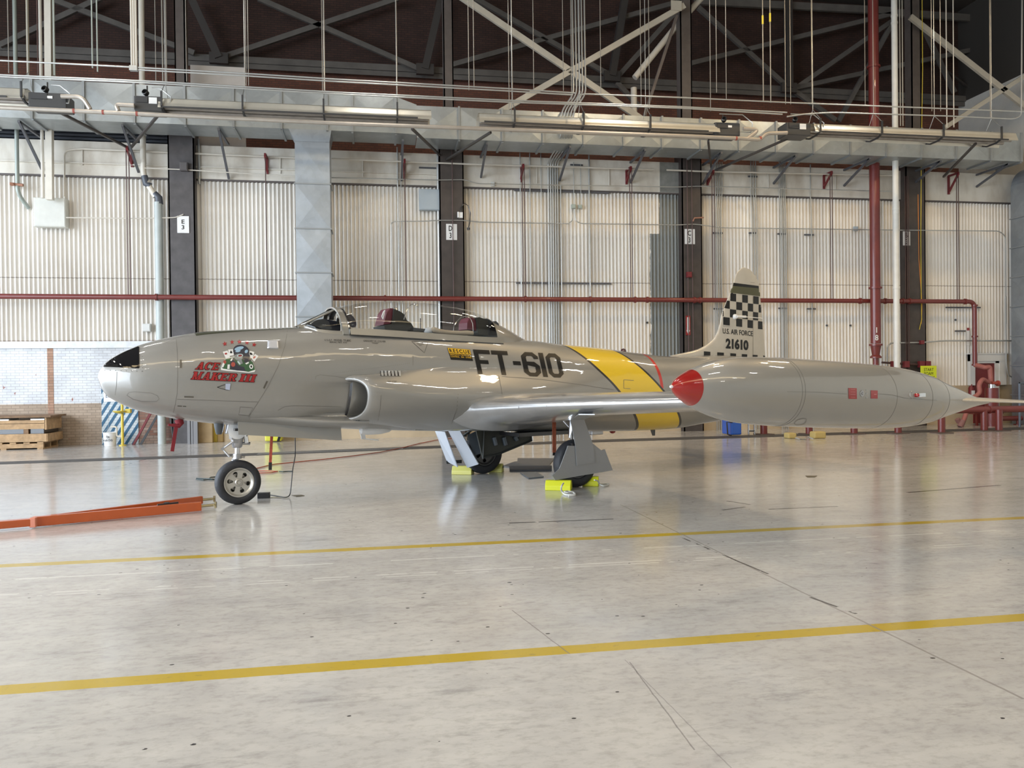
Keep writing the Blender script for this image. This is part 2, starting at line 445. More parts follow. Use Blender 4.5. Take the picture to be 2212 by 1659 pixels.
# panel seams
s = MB()
for ln in ([Z1(877,495),Z1(888,650),Z1(890,850),Z1(885,1000),Z1(868,1100),Z1(842,1215)],
           [Z1(1925,415),Z1(1900,560),Z1(1840,740),Z1(1740,940),Z1(1650,1085),Z1(1560,1225)],
           [Z1(885,1058),Z1(1650,1085)], [Z1(318,800),Z1(312,930),Z1(300,1020)],
           [Z1(1480,1130),Z1(1600,1140),Z1(1560,1215),Z1(1465,1205),Z1(1480,1130)],
           [Z2(1275,650),Z2(1275,740)], [Z3(320,460),Z3(340,560),Z3(350,630)], [Z3(350,470),Z3(700,495),Z3(1100,550),Z3(1350,590)],
           [Z3(1440,500),Z3(1530,505)], [Z3(1440,500),Z3(1440,575),Z3(1500,580)], [Z3(430,120),Z3(420,165)], [Z2(975,1020),Z2(965,1150),Z2(940,1290)],
           [Z2(1700,1010),Z2(1690,1150),Z2(1640,1290)]):
    ribbon(s, ln, .9)
for ln in ([Z1(410,1020),Z1(430,995),Z1(480,988),Z1(640,1000),Z1(700,1025),Z1(715,1055),Z1(690,1080),Z1(560,1080),Z1(470,1060),Z1(410,1020)],
           [Z2(355,870),Z2(360,840),Z2(400,828),Z2(560,845),Z2(700,875)], [Z2(0,1165),Z2(60,1130),Z2(150,1118),Z2(400,1125),Z2(600,1130)]):
    ribbon(s, ln, .7)
part('panel_seams', s, SEAM, FUS, smooth=False, fix=False)
s = MB()
def dots(mb, a, b, n, r=.004, trees=None):
    for i in range(n):
        t_ = i/(n-1); q = hit(a[0]+(b[0]-a[0])*t_, a[1]+(b[1]-a[1])*t_, .002, trees)
        if q: mb.lathe([(0, r), (.002, r), (.002, 0)], q, (0, -1, .15), 6)
dots(s, Z1(205,785), Z1(555,795), 8); dots(s, Z1(557,620), Z1(557,795), 6)
dots(s, Z2(520,815), Z2(1240,720), 40, .003); dots(s, Z2(1800,1070), Z2(2120,1000), 24, .003)
dots(s, Z2(700,415), Z2(1850,490), 44, .003)
part('rivets', s, SEAM, FUS, smooth=False)
# black camera window on the nose
win = [(185,748),(205,722),(240,692),(290,660),(340,632),(400,602),(460,578),(518,560),(527,566),(529,755),(520,764),(430,757),(330,752),(250,749)]
win = [(a+5, b+6) if a < 500 else (a, b+3) for a, b in win]
X0_, Y0_, X1_, Y1_ = 185, 560, 530, 766
pl = uvmesh([[((a-X0_)/(X1_-X0_), (b-Y0_)/(Y1_-Y0_)) for a, b in win]], 24, 16)
decal('nose_window', pl, [Z1(X0_,Y0_),Z1(X1_,Y0_),Z1(X1_,Y1_),Z1(X0_,Y1_)], BLKG, .006, parent=FUS)
# latches, step and blister
s = MB()
def rect(mb, q, off=.004, nu=2, nv=2, trees=None): decal('', uvmesh([[(0,0),(1,0),(1,1),(0,1)]], nu, nv), q, None, off, trees, mb=mb)
rect(s, [Z1(910,686),Z1(928,686),Z1(928,764),Z1(910,764)]); rect(s, [Z1(952,1028),Z1(1041,1031),Z1(1041,1043),Z1(952,1041)])
rect(s, [Z1(1727,884),Z1(1741,890),Z1(1708,960),Z1(1694,952)]); rect(s, [Z1(888,1117),Z1(930,1119),Z1(930,1127),Z1(888,1125)]); rect(s, [Z1(940,1120),Z1(970,1121),Z1(970,1129),Z1(940,1128)])
part('latches', s, mat('latch_grey', (.13, .12, .10), .4, .5), FUS, smooth=False, fix=False)
s = MB(); rect(s, [Z1(1340,912),Z1(1388,910),Z1(1382,972),Z1(1340,965)], .006)
part('scoop', s, mat('scoop_white', (.5, .55, .7), .3, .3), FUS, smooth=False, fix=False)
s = MB(); ribbon(s, [Z1(1262,945),Z1(1340,918),Z1(1388,910),Z1(1382,972),Z1(1340,968),Z1(1262,945)], 1.0, .005); part('scoop_edge', s, TXT, FUS, smooth=False, fix=False)
s = MB(); q = [hit(*Z1(a, b), .0) for a, b in ((1735,500),(1840,500),(1845,585),(1732,580))]
c_ = sum(q, Vector()) / 4
s.add([p for p in q] + [p*.8 + c_*.2 + Vector((0,-.03,0)) for p in q], [(0,1,5,4),(1,2,6,5),(2,3,7,6),(3,0,4,7),(4,5,6,7)])
part('blister', s, mat('pale_blister', (.6, .6, .62), .25, .2, 1), FUS, smooth=False, bevel=.012)

# FT-610 in block capitals
def blocks():
    L = []; T_ = .30
    def cell(x0, x1, pls): L.extend([[(x0 + (x1-x0)*a, b) for a, b in p] for p in pls])
    cell(0, .188, [[(.0,0),(1,0),(1,.17),(.0,.17)], [(0,.17),(.28,.17),(.28,1),(0,1)], [(.28,.42),(.80,.42),(.80,.58),(.28,.58)]])
    cell(.205, .396, [[(0,0),(1,0),(1,.17),(0,.17)], [(.36,.17),(.64,.17),(.64,1),(.36,1)]])
    cell(.436, .525, [[(0,.40),(1,.40),(1,.56),(0,.56)]])
    o = [(.28,0),(.72,0),(1,.16),(1,.84),(.72,1),(.28,1),(0,.84),(0,.16)]; i = [(.36,.15),(.64,.15),(.72,.21),(.72,.79),(.64,.85),(.36,.85),(.28,.79),(.28,.21)]
    ring = lambda oo, ii: [[oo[k], oo[(k+1) % len(oo)], ii[(k+1) % len(oo)], ii[k]] for k in range(len(oo))]
    cell(.83, 1.0, ring(o, i))
    cell(.755, .815, [[(0,0),(.9,0),(.9,1),(0,1)]])
    six = [[(.28,0),(.72,0),(.64,.15),(.36,.15)], [(.72,0),(1,.16),(1,.27),(.72,.27),(.72,.21),(.64,.15)], [(.28,0),(.36,.15),(.28,.21),(0,.16)],
           [(0,.16),(.28,.21),(.28,.79),(0,.84)], [(0,.84),(.28,.79),(.36,.85),(.28,1)], [(.28,1),(.36,.85),(.64,.85),(.72,1)], [(.72,1),(.64,.85),(.72,.79),(1,.84)],
           [(.72,.79),(.72,.6),(1,.55),(1,.84)], [(.28,.39),(.72,.39),(1,.55),(.72,.6),(.64,.54),(.28,.54)]]
    cell(.545, .74, six)
    return L
decal('fuselage_lettering', uvmesh(blocks(), 24, 14), [Z3(88,228),Z3(862,268),Z3(910,482),Z3(135,446)], TXT, .004, parent=FUS)
# rescue placard
RQ = [Z2(1596,572),Z2(1812,590),Z2(1842,698),Z2(1632,686)]
def sub(Q, u0, v0, u1, v1): return [quadmap(Q, u0, v0), quadmap(Q, u1, v0), quadmap(Q, u1, v1), quadmap(Q, u0, v1)]
s = MB(); rect(s, RQ, .003, 4, 4); part('rescue_placard', s, TXT, FUS, smooth=False, fix=False)
s = MB(); rect(s, sub(RQ, .015, .025, .985, .46), .005, 4, 3)
YEL = mat('placard_yellow', (.72, .42, .01), .4, 0, .5)
decal('', textmesh('EMERGENCY ENTRANCE', .003), sub(RQ, .03, .49, .97, .62), None, .005, mb=s)
decal('', textmesh('CONTROL   ON   OTHER', .01), sub(RQ, .03, .66, .97, .79), None, .005, mb=s)
part('rescue_placard_yellow', s, YEL, FUS, smooth=False, fix=False)
decal('rescue_lettering', textmesh('RESCUE', .02, 1.35), sub(RQ, .06, .09, .95, .40), TXT, .007, parent=FUS)
# stencils
s = MB()
decal('', textmesh('U.S.A.F.  MODEL TF-80C', 0), [Z2(440,492),Z2(690,497),Z2(690,516),Z2(440,508)], None, .003, mb=s)
decal('', textmesh('SERIAL NO. 610', 0), [Z2(488,514),Z2(652,517),Z2(652,532),Z2(488,528)], None, .003, mb=s)
decal('', textmesh('GREGORY W. COLYER', 0), [Z2(808,500),Z2(1017,508),Z2(1017,524),Z2(808,516)], None, .003, mb=s)
decal('', textmesh('"WIRED"', 0), [Z2(884,522),Z2(952,525),Z2(952,538),Z2(884,535)], None, .003, mb=s)
decal('', textmesh('NO STEP', 0), [Z2(1036,884),Z2(1120,886),Z2(1120,898),Z2(1036,896)], None, .003, mb=s)
decal('', textmesh('DANGER\nEJECTION\nSEAT', 0), [Z2(1310,520),Z2(1375,524),Z2(1372,556),Z2(1318,552)], None, .003, mb=s)
ribbon(s, [Z2(1262,514),Z2(1416,520),Z2(1382,622),Z2(1262,514)], .7, .003)
part('stencils', s, TXT, FUS, smooth=False, fix=False)
# louvres on the cheek
s = MB()
for i in range(6):
    x = 968 + i*33; q = [Z2(x,788),Z2(x+24,788),Z2(x+20+8,842),Z2(x+10,842)]; s = MB(); rect(s, q, .006, 1, 3)
    part('louvre', s, mat('louvre_pale', (.55, .56, .56), .3, .4), FUS, smooth=False, fix=False)
s = MB()
for i in range(4):
    x = 690 + i*24; rect(s, [Z2(x-4,1253),Z2(x+12,1253),Z2(x-8+i*4,1298),Z2(x-32+i*6,1293)], .004, 1, 3)
for i in range(6):
    x = 964 + i*33; rect(s, [Z2(x,790),Z2(x+6,790),Z2(x+14,842),Z2(x+6,842)], .008, 1, 3)
part('vents', s, BLK, FUS, smooth=False, fix=False)

# nose art
art = MB(); AO = (400, 720); K = 12.289
def A(x, y): return (AO[0] + x/K, AO[1] + y/K)
def shape(name, polys, m, off, box=None):
    b = MB(); M_ = MB()
    for pl in polys:
        xs = [a for a, _ in pl]; ys = [c for _, c in pl]; a0, a1, b0, b1 = min(xs), max(xs), min(ys), max(ys)
        u = [((a-a0)/(a1-a0), (c-b0)/(b1-b0)) for a, c in pl]
        decal('', uvmesh([u], max(2, int((a1-a0)/100)), max(2, int((b1-b0)/100))), [A(a0,b0),A(a1,b0),A(a1,b1),A(a0,b1)], None, off, mb=M_)
    return part(name, M_, m, FUS, smooth=False, fix=False)
def ell(cx_, cy_, rx, ry, a=0, n=20, t0=0, t1=360):
    o = []
    for i in range(n + (t1-t0 < 360)):
        t = R(t0 + (t1-t0)*i/n); x, y = rx*cos(t), ry*sin(t); o.append((cx_ + x*cos(R(a)) - y*sin(R(a)), cy_ + x*sin(R(a)) + y*cos(R(a))))
    return o
def star(cx_, cy_, r, a=0): return [(cx_ + (r if i % 2 == 0 else r*.40)*sin(R(36*i+a)), cy_ - (r if i % 2 == 0 else r*.40)*cos(R(36*i+a))) for i in range(10)]
[shape('star', [q_], LETR, .005) for q_ in (star(1052,285,72,-12), star(1245,240,68,-4), star(1437,232,68,0), star(1640,252,68,6), star(1830,305,68,12))]
WP = mat('art_white', (.8, .8, .78), .4, 0, .5); GP = mat('art_green', (.04, .11, .045), .4, 0, .5); DP = mat('art_dark', (.03, .03, .045), .35, 0, .5)
BP = mat('art_blue', (.30, .46, .60), .35, 0, .5); GY = mat('art_grey', (.22, .24, .24), .4, 0, .5)
[shape('playing_card', [q_], WP, .004) for q_ in ([(1000,495),(1125,462),(1195,640),(1075,672)], [(1140,435),(1275,430),(1290,590),(1165,605)], [(1700,465),(1835,500),(1790,670),(1690,640)], [(1850,548),(1945,605),(1835,755),(1770,690)])]
[shape('suit_mark', [q_], LETR, .0055) for q_ in (ell(1080,545,36,24,-15), [(1800,640),(1865,600),(1862,650),(1810,680)])]
shape('suit_marks_black', [[(1212,455),(1255,520),(1225,535),(1200,535),(1185,520)], ell(1740,545,26,30), ell(1768,560,20,18)], TXT, .0055)
shape('pilot_backing', [[(945,905),(1000,790),(1060,690),(1200,640),(1300,620),(1420,640),(1700,670),(1790,750),(1830,850),(1860,985),(1840,1025),(1680,1050),(1400,1020),(1100,1000),(950,975)]], WP, .005)
shape('pilot_suit', [[(955,900),(1065,695),(1200,655),(1300,640),(1560,700),(1700,690),(1790,765),(1830,870),(1850,970),(1680,1025),(1560,1005),(1180,965),(1080,950),(1010,940)]], GP, .006)
shape('pilot_harness', [[(1210,670),(1290,650),(1330,760),(1420,860),(1560,900),(1600,1000),(1380,990),(1200,960),(1190,800)], [(1660,640),(1760,720),(1600,790),(1540,760)]], DP, .007)
[shape('pilot_strap', [q_], WP, .008) for q_ in ([(1225,672),(1268,668),(1235,740),(1190,738)], [(1125,830),(1185,830),(1175,950),(1115,945)], [(1590,800),(1680,760),(1690,795),(1620,830)], ell(1750,885,50,62,-10), [(1000,800),(1080,740),(1010,905),(960,905)])]
[shape('pilot_patch', [q_], mat('art_red', (.40,.07,.05), .4, 0, .4), .008) for q_ in (ell(1270,830,55,62), ell(1050,765,40,46))]
shape('pilot_patch_marks', [ell(1750,885,22,34,-10)], TXT, .009)
shape('pilot_helmet', [ell(1485,480,218,165,12,28), ell(1600,620,115,110)], DP, .008)
[shape('helmet_highlight', [q_], BP, .009) for q_ in (ell(1430,410,125,45,-14), ell(1620,490,50,38,-50), ell(1400,480,70,30,-10))]
shape('pilot_mask', [ell(1415,640,110,90), [(1370,750),(1480,665),(1530,800),(1440,850)]], GY, .009)
shape('mask_highlights', [ell(1455,600,80,45,-8), [(1380,760),(1410,740),(1470,820),(1440,840)]], mat('art_pale', (.5,.62,.62), .4, 0, .4), .010)
shape('goggle_lens', [ell(1455,602,55,28,-8)], mat('art_maroon', (.22,.03,.04), .25, 0, .6), .011)
# slab-serif italic letters ACE MAKER III
def serif(ch):
    t = .30; P_ = []
    def r(a, b, c, d): P_.append([(a,b),(c,b),(c,d),(a,d)])
    if ch == 'I': r(.18,0,.82,1); r(0,0,1,.12); r(0,.88,1,1)
    if ch == 'E': r(.10,0,.42,1); r(0,0,.95,.14); r(0,.86,.98,1); r(.42,.42,.72,.56); P_.append([(.80,0),(.95,0),(.95,.34)]); P_.append([(.98,1),(.78,1),(.98,.62)]); r(.66,.34,.74,.64)
    if ch == 'A': P_.append([(.42,0),(.70,0),(.92,1),(.60,1)]); P_.append([(.42,0),(.60,0),(.24,1),(.12,1)]); r(.3,.60,.8,.74); r(0,.88,.36,1); r(.50,.88,1.04,1)
    if ch == 'M': P_.append([(.10,0),(.34,0),(.26,1),(.10,1)]); P_.append([(.14,0),(.40,0),(.56,1),(.42,1)]); P_.append([(.80,0),(.94,0),(.54,1),(.46,1)]); r(.70,0,.92,1); r(0,0,.3,.12); r(.78,0,1.04,.12); r(0,.88,.34,1); r(.60,.88,1.04,1)
    if ch == 'K': r(.10,0,.42,1); r(0,0,.5,.12); r(0,.88,.5,1); P_.append([(.78,0),(1,0),(.48,.55),(.36,.50)]); P_.append([(.44,.42),(.62,.36),(.98,1),(.64,1)]); r(.62,0,1.02,.12); r(.56,.88,1.04,1)
    if ch == 'R': r(.10,0,.42,1); r(0,0,.78,.13); r(.4,.46,.78,.58); P_.append([(.66,0),(.85,.04),(.97,.17),(.97,.40),(.86,.54),(.66,.58)]); P_.append([(.46,.54),(.72,.54),(.99,1),(.68,1)]); r(0,.88,.5,1); r(.64,.88,1.05,1)
    if ch == 'C':
        n = 16
        for i in range(n):
            a0 = R(55 + 250*i/n); a1 = R(55 + 250*(i+1)/n)
            def pt(a, k): return (.52 + (.52 if k else .22 + .04*cos(a)) * sin(a)*-1 if False else .52 - (.50 if k else .20) * sin(a - R(0)), .5 - (.52 if k else .36) * cos(a))
            P_.append([pt(a0,1),pt(a1,1),pt(a1,0),pt(a0,0)])
        P_ = [[(.50 + (.50)*cos(R(50+260*i/n)), .5 - .52*sin(R(50+260*i/n))), (.50 + .50*cos(R(50+260*(i+1)/n)), .5 - .52*sin(R(50+260*(i+1)/n))),
               (.54 + .20*cos(R(50+260*(i+1)/n)), .5 - .38*sin(R(50+260*(i+1)/n))), (.54 + .20*cos(R(50+260*i/n)), .5 - .38*sin(R(50+260*i/n)))] for i in range(n)]
        r(.84,.02,.96,.34)
    return P_
def word(txt, x0, x1, ws, slant=.0):
    out = []; tot = sum(ws[c] for c in txt) + .10*(len(txt)-1); x = 0
    for c in txt:
        w_ = ws[c]/tot
        if c != ' ': out += [[((x + w_*a)*(x1-x0) + x0, b) for a, b in pl] for pl in serif(c)]
        x += w_ + .10/tot
    return out
WS = {'A':.95,'C':.85,'E':.85,'M':1.15,'K':1.0,'R':.95,'I':.55,' ':.25}
Q1 = [A(345,765),A(945,790),A(868,978),A(262,958)]; Q2 = [A(232,1018),A(1905,1100),A(1828,1298),A(148,1222)]
ace = word('ACE', 0, 1, WS); mak = word('MAKER III', 0, 1, WS)
def grow(Q, du, dv): return [quadmap(Q, -du, -dv), quadmap(Q, 1+du, -dv), quadmap(Q, 1+du, 1+dv), quadmap(Q, -du, 1+dv)]
s = MB()
for Q, wd_, e in ((Q1, ace, .016), (Q2, mak, .0055)):
    for du, dv in ((-e,-.05),(e,-.05),(-e,.05),(e,.05),(0,.05),(e,0)):
        Q_ = [quadmap(Q, 0+du, 0+dv), quadmap(Q, 1+du, dv), quadmap(Q, 1+du, 1+dv), quadmap(Q, du, 1+dv)]
        decal('', uvmesh(wd_, 10, 3), Q_, None, .005, mb=s)
part('name_outline', s, TXT, FUS, smooth=False, fix=False)
s = MB()
for Q, wd_ in ((Q1, ace), (Q2, mak)): decal('', uvmesh(wd_, 10, 3), Q, None, .008, mb=s)
part('name_lettering', s, LETR, FUS, smooth=False, fix=False)

# wings
def foil(x, y, z, c, t, n=22, lo_k=.95):
    up = []; lo = []
    for i in range(n + 1):
        u = .5 - .5*cos(pi*i/n)
        h = 5*t*(.2969*sqrt(u) - .126*u - .3516*u*u + .2843*u**3 - .1036*u**4)
        up.append(Vector((x + u*c, y, z + h*c*1.05))); lo.append(Vector((x + u*c, y, z - h*c*lo_k)))
    return up[::-1] + lo[1:]
def wing(sd):
    st = [(4.04,-.50,1.095,3.05,.115),(4.14,-.62,1.105,2.9,.115),(4.235,-.75,1.115,2.76,.115),(4.75,-4.15,1.25,1.62,.11),(5.11,-5.62,1.300,1.15,.11)]
    rows = []
    for i in range(40):
        y = -.5 - 5.12*i/39; g_ = lambda k: interp([(-s_[1], s_[k]) for s_ in st], -y) if -y < .9 else (st[2][k] + (st[4][k]-st[2][k]) * (-y-.75)/4.87)
        rows.append([Vector((p.x, p.y*(-sd), p.z)) for p in foil(g_(0), y, g_(2), g_(3), g_(4), lo_k=1.15 + .75*max(0, 1-(-y-.5)/1.8))])
    m = MB(); m.grid(rows, close=True); m.f.append(tuple(len(m.v) - len(rows[0]) + k for k in range(len(rows[0])))); m.mi.append(0)
    o = part('wing', m, mat('wing_metal', (.60, .60, .60), .28, .8, .6, noise=.1, nscale=3), fix=True, angle=60)
    return o
WP_ = wing(-1); wing(1)
me = WP_.data; WB = BVHTree.FromPolygons([tuple(v.co) for v in me.vertices], [tuple(p.vertices) for p in me.polygons])
s = MB(); ribbon(s, [Z3(500,738),Z3(500,762)], .8, .002, (WB,)); ribbon(s, [Z3(750,730),Z3(750,760)], .8, .002, (WB,)); ribbon(s, [Z3(1085,770),Z3(1260,750)], .8, .002, (WB,))
if s.v: part('wing_seams', s, SEAM, WP_, smooth=False, fix=False)

# tip tanks
TK = [(0,0),(.03,.036),(.06,.06),(.12,.094),(.25,.150),(.45,.208),(.7,.245),(1.0,.262),(1.4,.270),(1.9,.274),(2.4,.272),(2.8,.261),(3.2,.220),(3.5,.160),(3.8,.103),(4.1,.046),(4.38,.008)]
TA = Vector((3.210, -5.75, 1.422)); TBv = Vector((7.357, -5.75, 1.203)); TD = (TBv - TA).normalized(); TLn = (TBv - TA).length; TS = TLn / 4.4
def tank(sd):
    a = Vector((TA.x, TA.y*(-sd), TA.z)); d = Vector((TD.x, 0, TD.z)); prof = []
    s_ = .19
    while s_ < 4.38: prof.append((s_*TS, interp(TK, s_))); s_ += .035
    m = MB(); m.lathe(prof, a, d, 64); o = part('tip_tank', m, SILVT, fix=True, angle=180)
    m = MB(); pr = [(0.0,.0),(.004,.012),(.012,.02)] + [(x*TS, interp(TK, x)+.001) for x in (.03,.045,.06,.08,.10,.12,.14,.16,.18,.195)]
    m.lathe(pr, a, d, 48); part('nose_cap', m, REDP, o, label='red nose cap', angle=180)
    m = MB(); m.lathe([(-.012,0),(-.01,.008),(0,.012),(.012,.013)], a, d, 16); part('nose_bead', m, WHT, o)
    # horizontal fins
    for k in (1, -1):
        b0 = a + d*(3.45*TS); yo = -sd*k if False else k
        rows = []
        for i in range(9):
            t_ = i/8; y = a.y + k*(.03 + .50*t_); le = b0 + d*(.02 + .62*t_); c_ = .75 - .42*t_
            rows.append([Vector((p.x, y, p.z)) for p in foil(le.x, y, le.z, c_, .055)])
        m = MB(); m.grid(rows, close=True); m.f.append(tuple(len(m.v)-len(rows[0])+j for j in range(len(rows[0])))); m.mi.append(0)
        part('tank_fin', m, FINM, o)
    return o
def tankmat():
    m = mat('silver_tank', (.50, .475, .43), .42, .28, 1.0); g = NG(m); p = g.obj()
    g.link(g.mix(g.m('MULTIPLY', g.noise(4, 4, p), .3), (.31, .30, .275), (.265, .257, .238)), g.b.inputs['Base Color'])
    b = g.n('ShaderNodeBump'); b.inputs['Strength'].default_value = .16; b.inputs['Distance'].default_value = .015
    g.link(g.noise(2.2, 2, p), b.inputs['Height']); g.link(b.outputs[0], g.b.inputs['Coat Normal'])
    return m
SILVT = tankmat()
TNK = tank(-1); tank(1)
me = TNK.data; TB = BVHTree.FromPolygons([tuple(v.co) for v in me.vertices], [tuple(p.vertices) for p in me.polygons])
tr = (TB,)
s = MB()
for sx in (1.12, 1.155, 2.35, 2.92, 3.27):
    ax = TA + TD*(sx*TS); rr = interp(TK, sx) + .0015; s.lathe([(-.0018,rr-.001),(-.0015,rr),(.0015,rr),(.0018,rr-.001)], ax, TD, 64)
ribbon(s, [Z5(0,890),Z5(300,895),Z5(560,912)], .6, .002, tr); ribbon(s, [Z5(840,910),Z5(980,920),Z5(1100,950),Z5(1400,972)], .6, .002, tr)
part('tank_seams', s, SEAM, TNK, smooth=False, fix=False)
for q_ in ([Z5(570,856),Z5(648,858),Z5(650,958),Z5(572,956)], [Z5(780,878),Z5(843,880),Z5(843,955),Z5(780,954)]): s = MB(); rect(s, q_, .003, 3, 3, tr); part('tank_placard', s, LETR, TNK, smooth=False, fix=False)
s = MB()
for k in range(4): rect(s, [Z5(590,868+k*24),Z5(634,869+k*24),Z5(634,871+k*24),Z5(590,870+k*24)], .004, 1, 1, tr)
rect(s, [Z5(808,913),Z5(832,913),Z5(832,918),Z5(808,918)], .004, 1, 1, tr)
part('placard_lines', s, mat('faded_pink', (.6,.3,.28), .5), TNK, smooth=False, fix=False)
s = MB(); q = hit(*Z5(697,907), 0, tr); s.lathe([(0,.024),(.006,.024),(.006,.014),(.002,.012),(.002,.008),(.01,.007),(.01,0)], q, (0,-1,0), 20)
for a in (875, 908, 945): s.lathe([(0,.006),(.003,.006),(.003,0)], hit(*Z5(740,a), 0, tr), (0,-1,0), 10)
part('filler_cap', s, STL, TNK)
s = MB(); q = hit(*Z5(1165,920), 0, tr); s.lathe([(-.02,.036),(.0,.034),(.008,.028),(.012,.0)], q, (-.1,-1,.1), 20); part('light_housing', s, SILVT, TNK)
s = MB(); q2 = q + Vector((.03,-.03,-.004)); s.lathe([(-.03,.016),(.006,.016),(.014,.01),(.018,0)], q2, (-.3,-1,0), 16); part('red_lamp', s, mat('red_glass', (.35,.005,.01), .05, 0, 1), TNK)
s = MB(); s.cb(q + Vector((.10,-.02,-.004)), (.09,.03,.035)); part('lamp_bracket', s, CHR, TNK, smooth=False, bevel=.004)
s = MB()
ribbon(s, [(1715,914),(1722,907),(1735,903.5),(1742,905),(1740,912),(1732,917),(1720,918),(1715,914)], .7, .003, tr); part('fuel_hatch', s, SEAM, TNK, smooth=False, fix=False)

# fin and tailplanes
LEp = [(1448,768),(1496,758),(1513,752),(1533,740),(1545,726),(1554,702),(1559,678),(1569,652),(1583,613),(1590.5,591),(1600,580.5),(1606,577.8)]
TEp = [(1655,792),(1653,767),(1648,705),(1642,640),(1639,613),(1631.5,596),(1619,582),(1608,577.8)]
LEt = sorted([(C(a,b).z, C(a,b).x) for a, b in LEp]); TEt = sorted([(C(a,b).z, C(a,b).x) for a, b in TEp])
zlo, zhi = 1.80, min(LEt[-1][0], TEt[-1][0]); rows = []
for i in range(70):
    z = zlo + (zhi - zlo) * (1 - (1 - i/69)**1.6); a, b = interp(LEt, z), interp(TEt, z); c_ = max(b - a, .02); tk = min(.11, .085*c_ + .004)
    rows.append([Vector((p.x, p.z, z)) for p in foil(a, 0, 0, c_, tk/c_)])
m = MB(); m.grid(rows, close=True); m.f.append(tuple(len(m.v)-len(rows[0])+k for k in range(len(rows[0])))); m.mi.append(0)
FIN = part('fin', m, FINM, angle=60)
me = FIN.data; FNB = BVHTree.FromPolygons([tuple(v.co) for v in me.vertices], [tuple(p.vertices) for p in me.polygons]); ft = (FNB,)
for sd in (-1, 1):
    rows = []
    for i in range(20):
        t_ = i/19; y = .1 + 2.2*t_; c_ = 1.25 - .6*t_ if t_ < .97 else .5
        rows.append([Vector((p.x, sd*y, p.z)) for p in foil(9.75 + .28*t_, y, 1.62, c_, .09)])
    m = MB(); m.grid(rows, close=True); m.f.append(tuple(len(m.v)-len(rows[0])+k for k in range(len(rows[0])))); m.mi.append(0)
    part('tailplane', m, FINM)
s = MB(); FQ = lambda x0, x1, y0, y1, sk=.12, xr=673: [Z4(x0, y0+sk*(x0-xr)), Z4(x1, y0+sk*(x1-xr)), Z4(x1, y1+sk*(x1-xr)), Z4(x0, y1+sk*(x0-xr))]
rt = [297, 368, 440, 517, 588]
for r_, (xs, y0, y1) in enumerate((([(737,788),(843,893),(943,990)], 297, 366), ([(700,731),(790,842),(893,939),(990,1012)], 368, 438), ([(668,676),(733,788),(843,892),(940,985)], 440, 512), ([(673,731),(789,842),(890,937),(984,1024)], 517, 587))):
    for a, b in xs: rect(s, FQ(a, b, y0, y1), .003, 6, 3, ft)
rect(s, [Z4(708,370),Z4(731,373),Z4(731,444),Z4(682,438)], .003, 10, 4, ft); rect(s, [Z4(745,300),Z4(760,304),Z4(745,372),Z4(735,370)], .003, 8, 4, ft)
for a, b in ((499,557),(619,678),(736,787),(839,887),(936,980),(1030,1052)): rect(s, [Z4(a, 825+.07*(a-499)),Z4(b, 825+.07*(b-499)),Z4(b, 900),Z4(a, 900)], .003, 2, 8, ft)
rect(s, [Z4(757,210),Z4(997,240),Z4(999,262),Z4(748,238)], .003, 30, 2, ft)
part('check_pattern', s, TXT, FIN, smooth=False, fix=False)
s = MB(); rect(s, [Z4(750,238),Z4(999,262),Z4(1003,332),Z4(735,300)], .003, 30, 6, ft); part('olive_band', s, mat('olive', (.075,.075,.035), .5), FIN, smooth=False, fix=False)
s = MB(); decal('', textmesh('U.S. AIR FORCE', .012), [Z4(668,618),Z4(937,645),Z4(937,690),Z4(668,665)], None, .004, ft, mb=s)
decal('', textmesh('21610', .05, .95), [Z4(695,706),Z4(898,724),Z4(898,818),Z4(695,800)], None, .004, ft, mb=s); part('tail_lettering', s, TXT, FIN, smooth=False, fix=False)
s = MB(); ribbon(s, [Z4(915,208),Z4(993,213),Z4(993,238)], .6, .003, ft); ribbon(s, [Z4(940,330),Z4(940,860)], .5, .003, ft); ribbon(s, [Z4(670,598),Z4(735,605)], .6, .003, ft); part('fin_seams', s, SEAM, FIN, smooth=False, fix=False)
s = MB(); a = hit(*Z4(775,516), .0, ft) or C(*Z4(775,516)); s.lathe([(0,.05),(.03,.045),(.05,.03),(.055,0)], a, (0,-1,0), 16); b = C(*Z4(875,516), -.12); s.tube([a + Vector((0,-.05,0)), b], .022, 10); s.tube([b, C(*Z4(1022,530), -.13)], .008, 8)
part('fin_antenna', s, WHT, FIN)

# beacon and blade aerials
s = MB(); s.lathe([(0,.05),(.05,.05),(.09,.035),(.10,0)], C(*Z3(1438,240)) - Vector((0,0,.06)), (0,0,1), 16); part('beacon', s, mat('dark_red_glass', (.05,.008,.012), .1, 0, 1))
s = MB(); q = C(*Z3(1690,930)); s.prism([q+Vector((-.06,-.006,.05)), q+Vector((.08,-.006,.05)), q+Vector((.07,-.006,-.13)), q+Vector((.02,-.006,-.13))], (0,.012,0)); part('belly_blade', s, BLK, smooth=False)
s = MB(); q = C(*Z3(1340,965)); s.lathe([(-.05,.05),(0,.05),(.02,.035),(.03,0)], q, (0,0,-1), 16); part('belly_light', s, REDP)
s = MB(); s.cb(C(*Z3(1190,962)), (.22,.1,.10)); part('belly_fitting', s, STL, smooth=False, bevel=.01)
s = MB(); s.lathe([(0,0),(.03,.05),(.12,.065),(.3,.06),(.42,.035),(.47,0)], C(*Z2(765,1350), -.12), (1,0,-.02), 20); part('belly_pod', s, WHT)
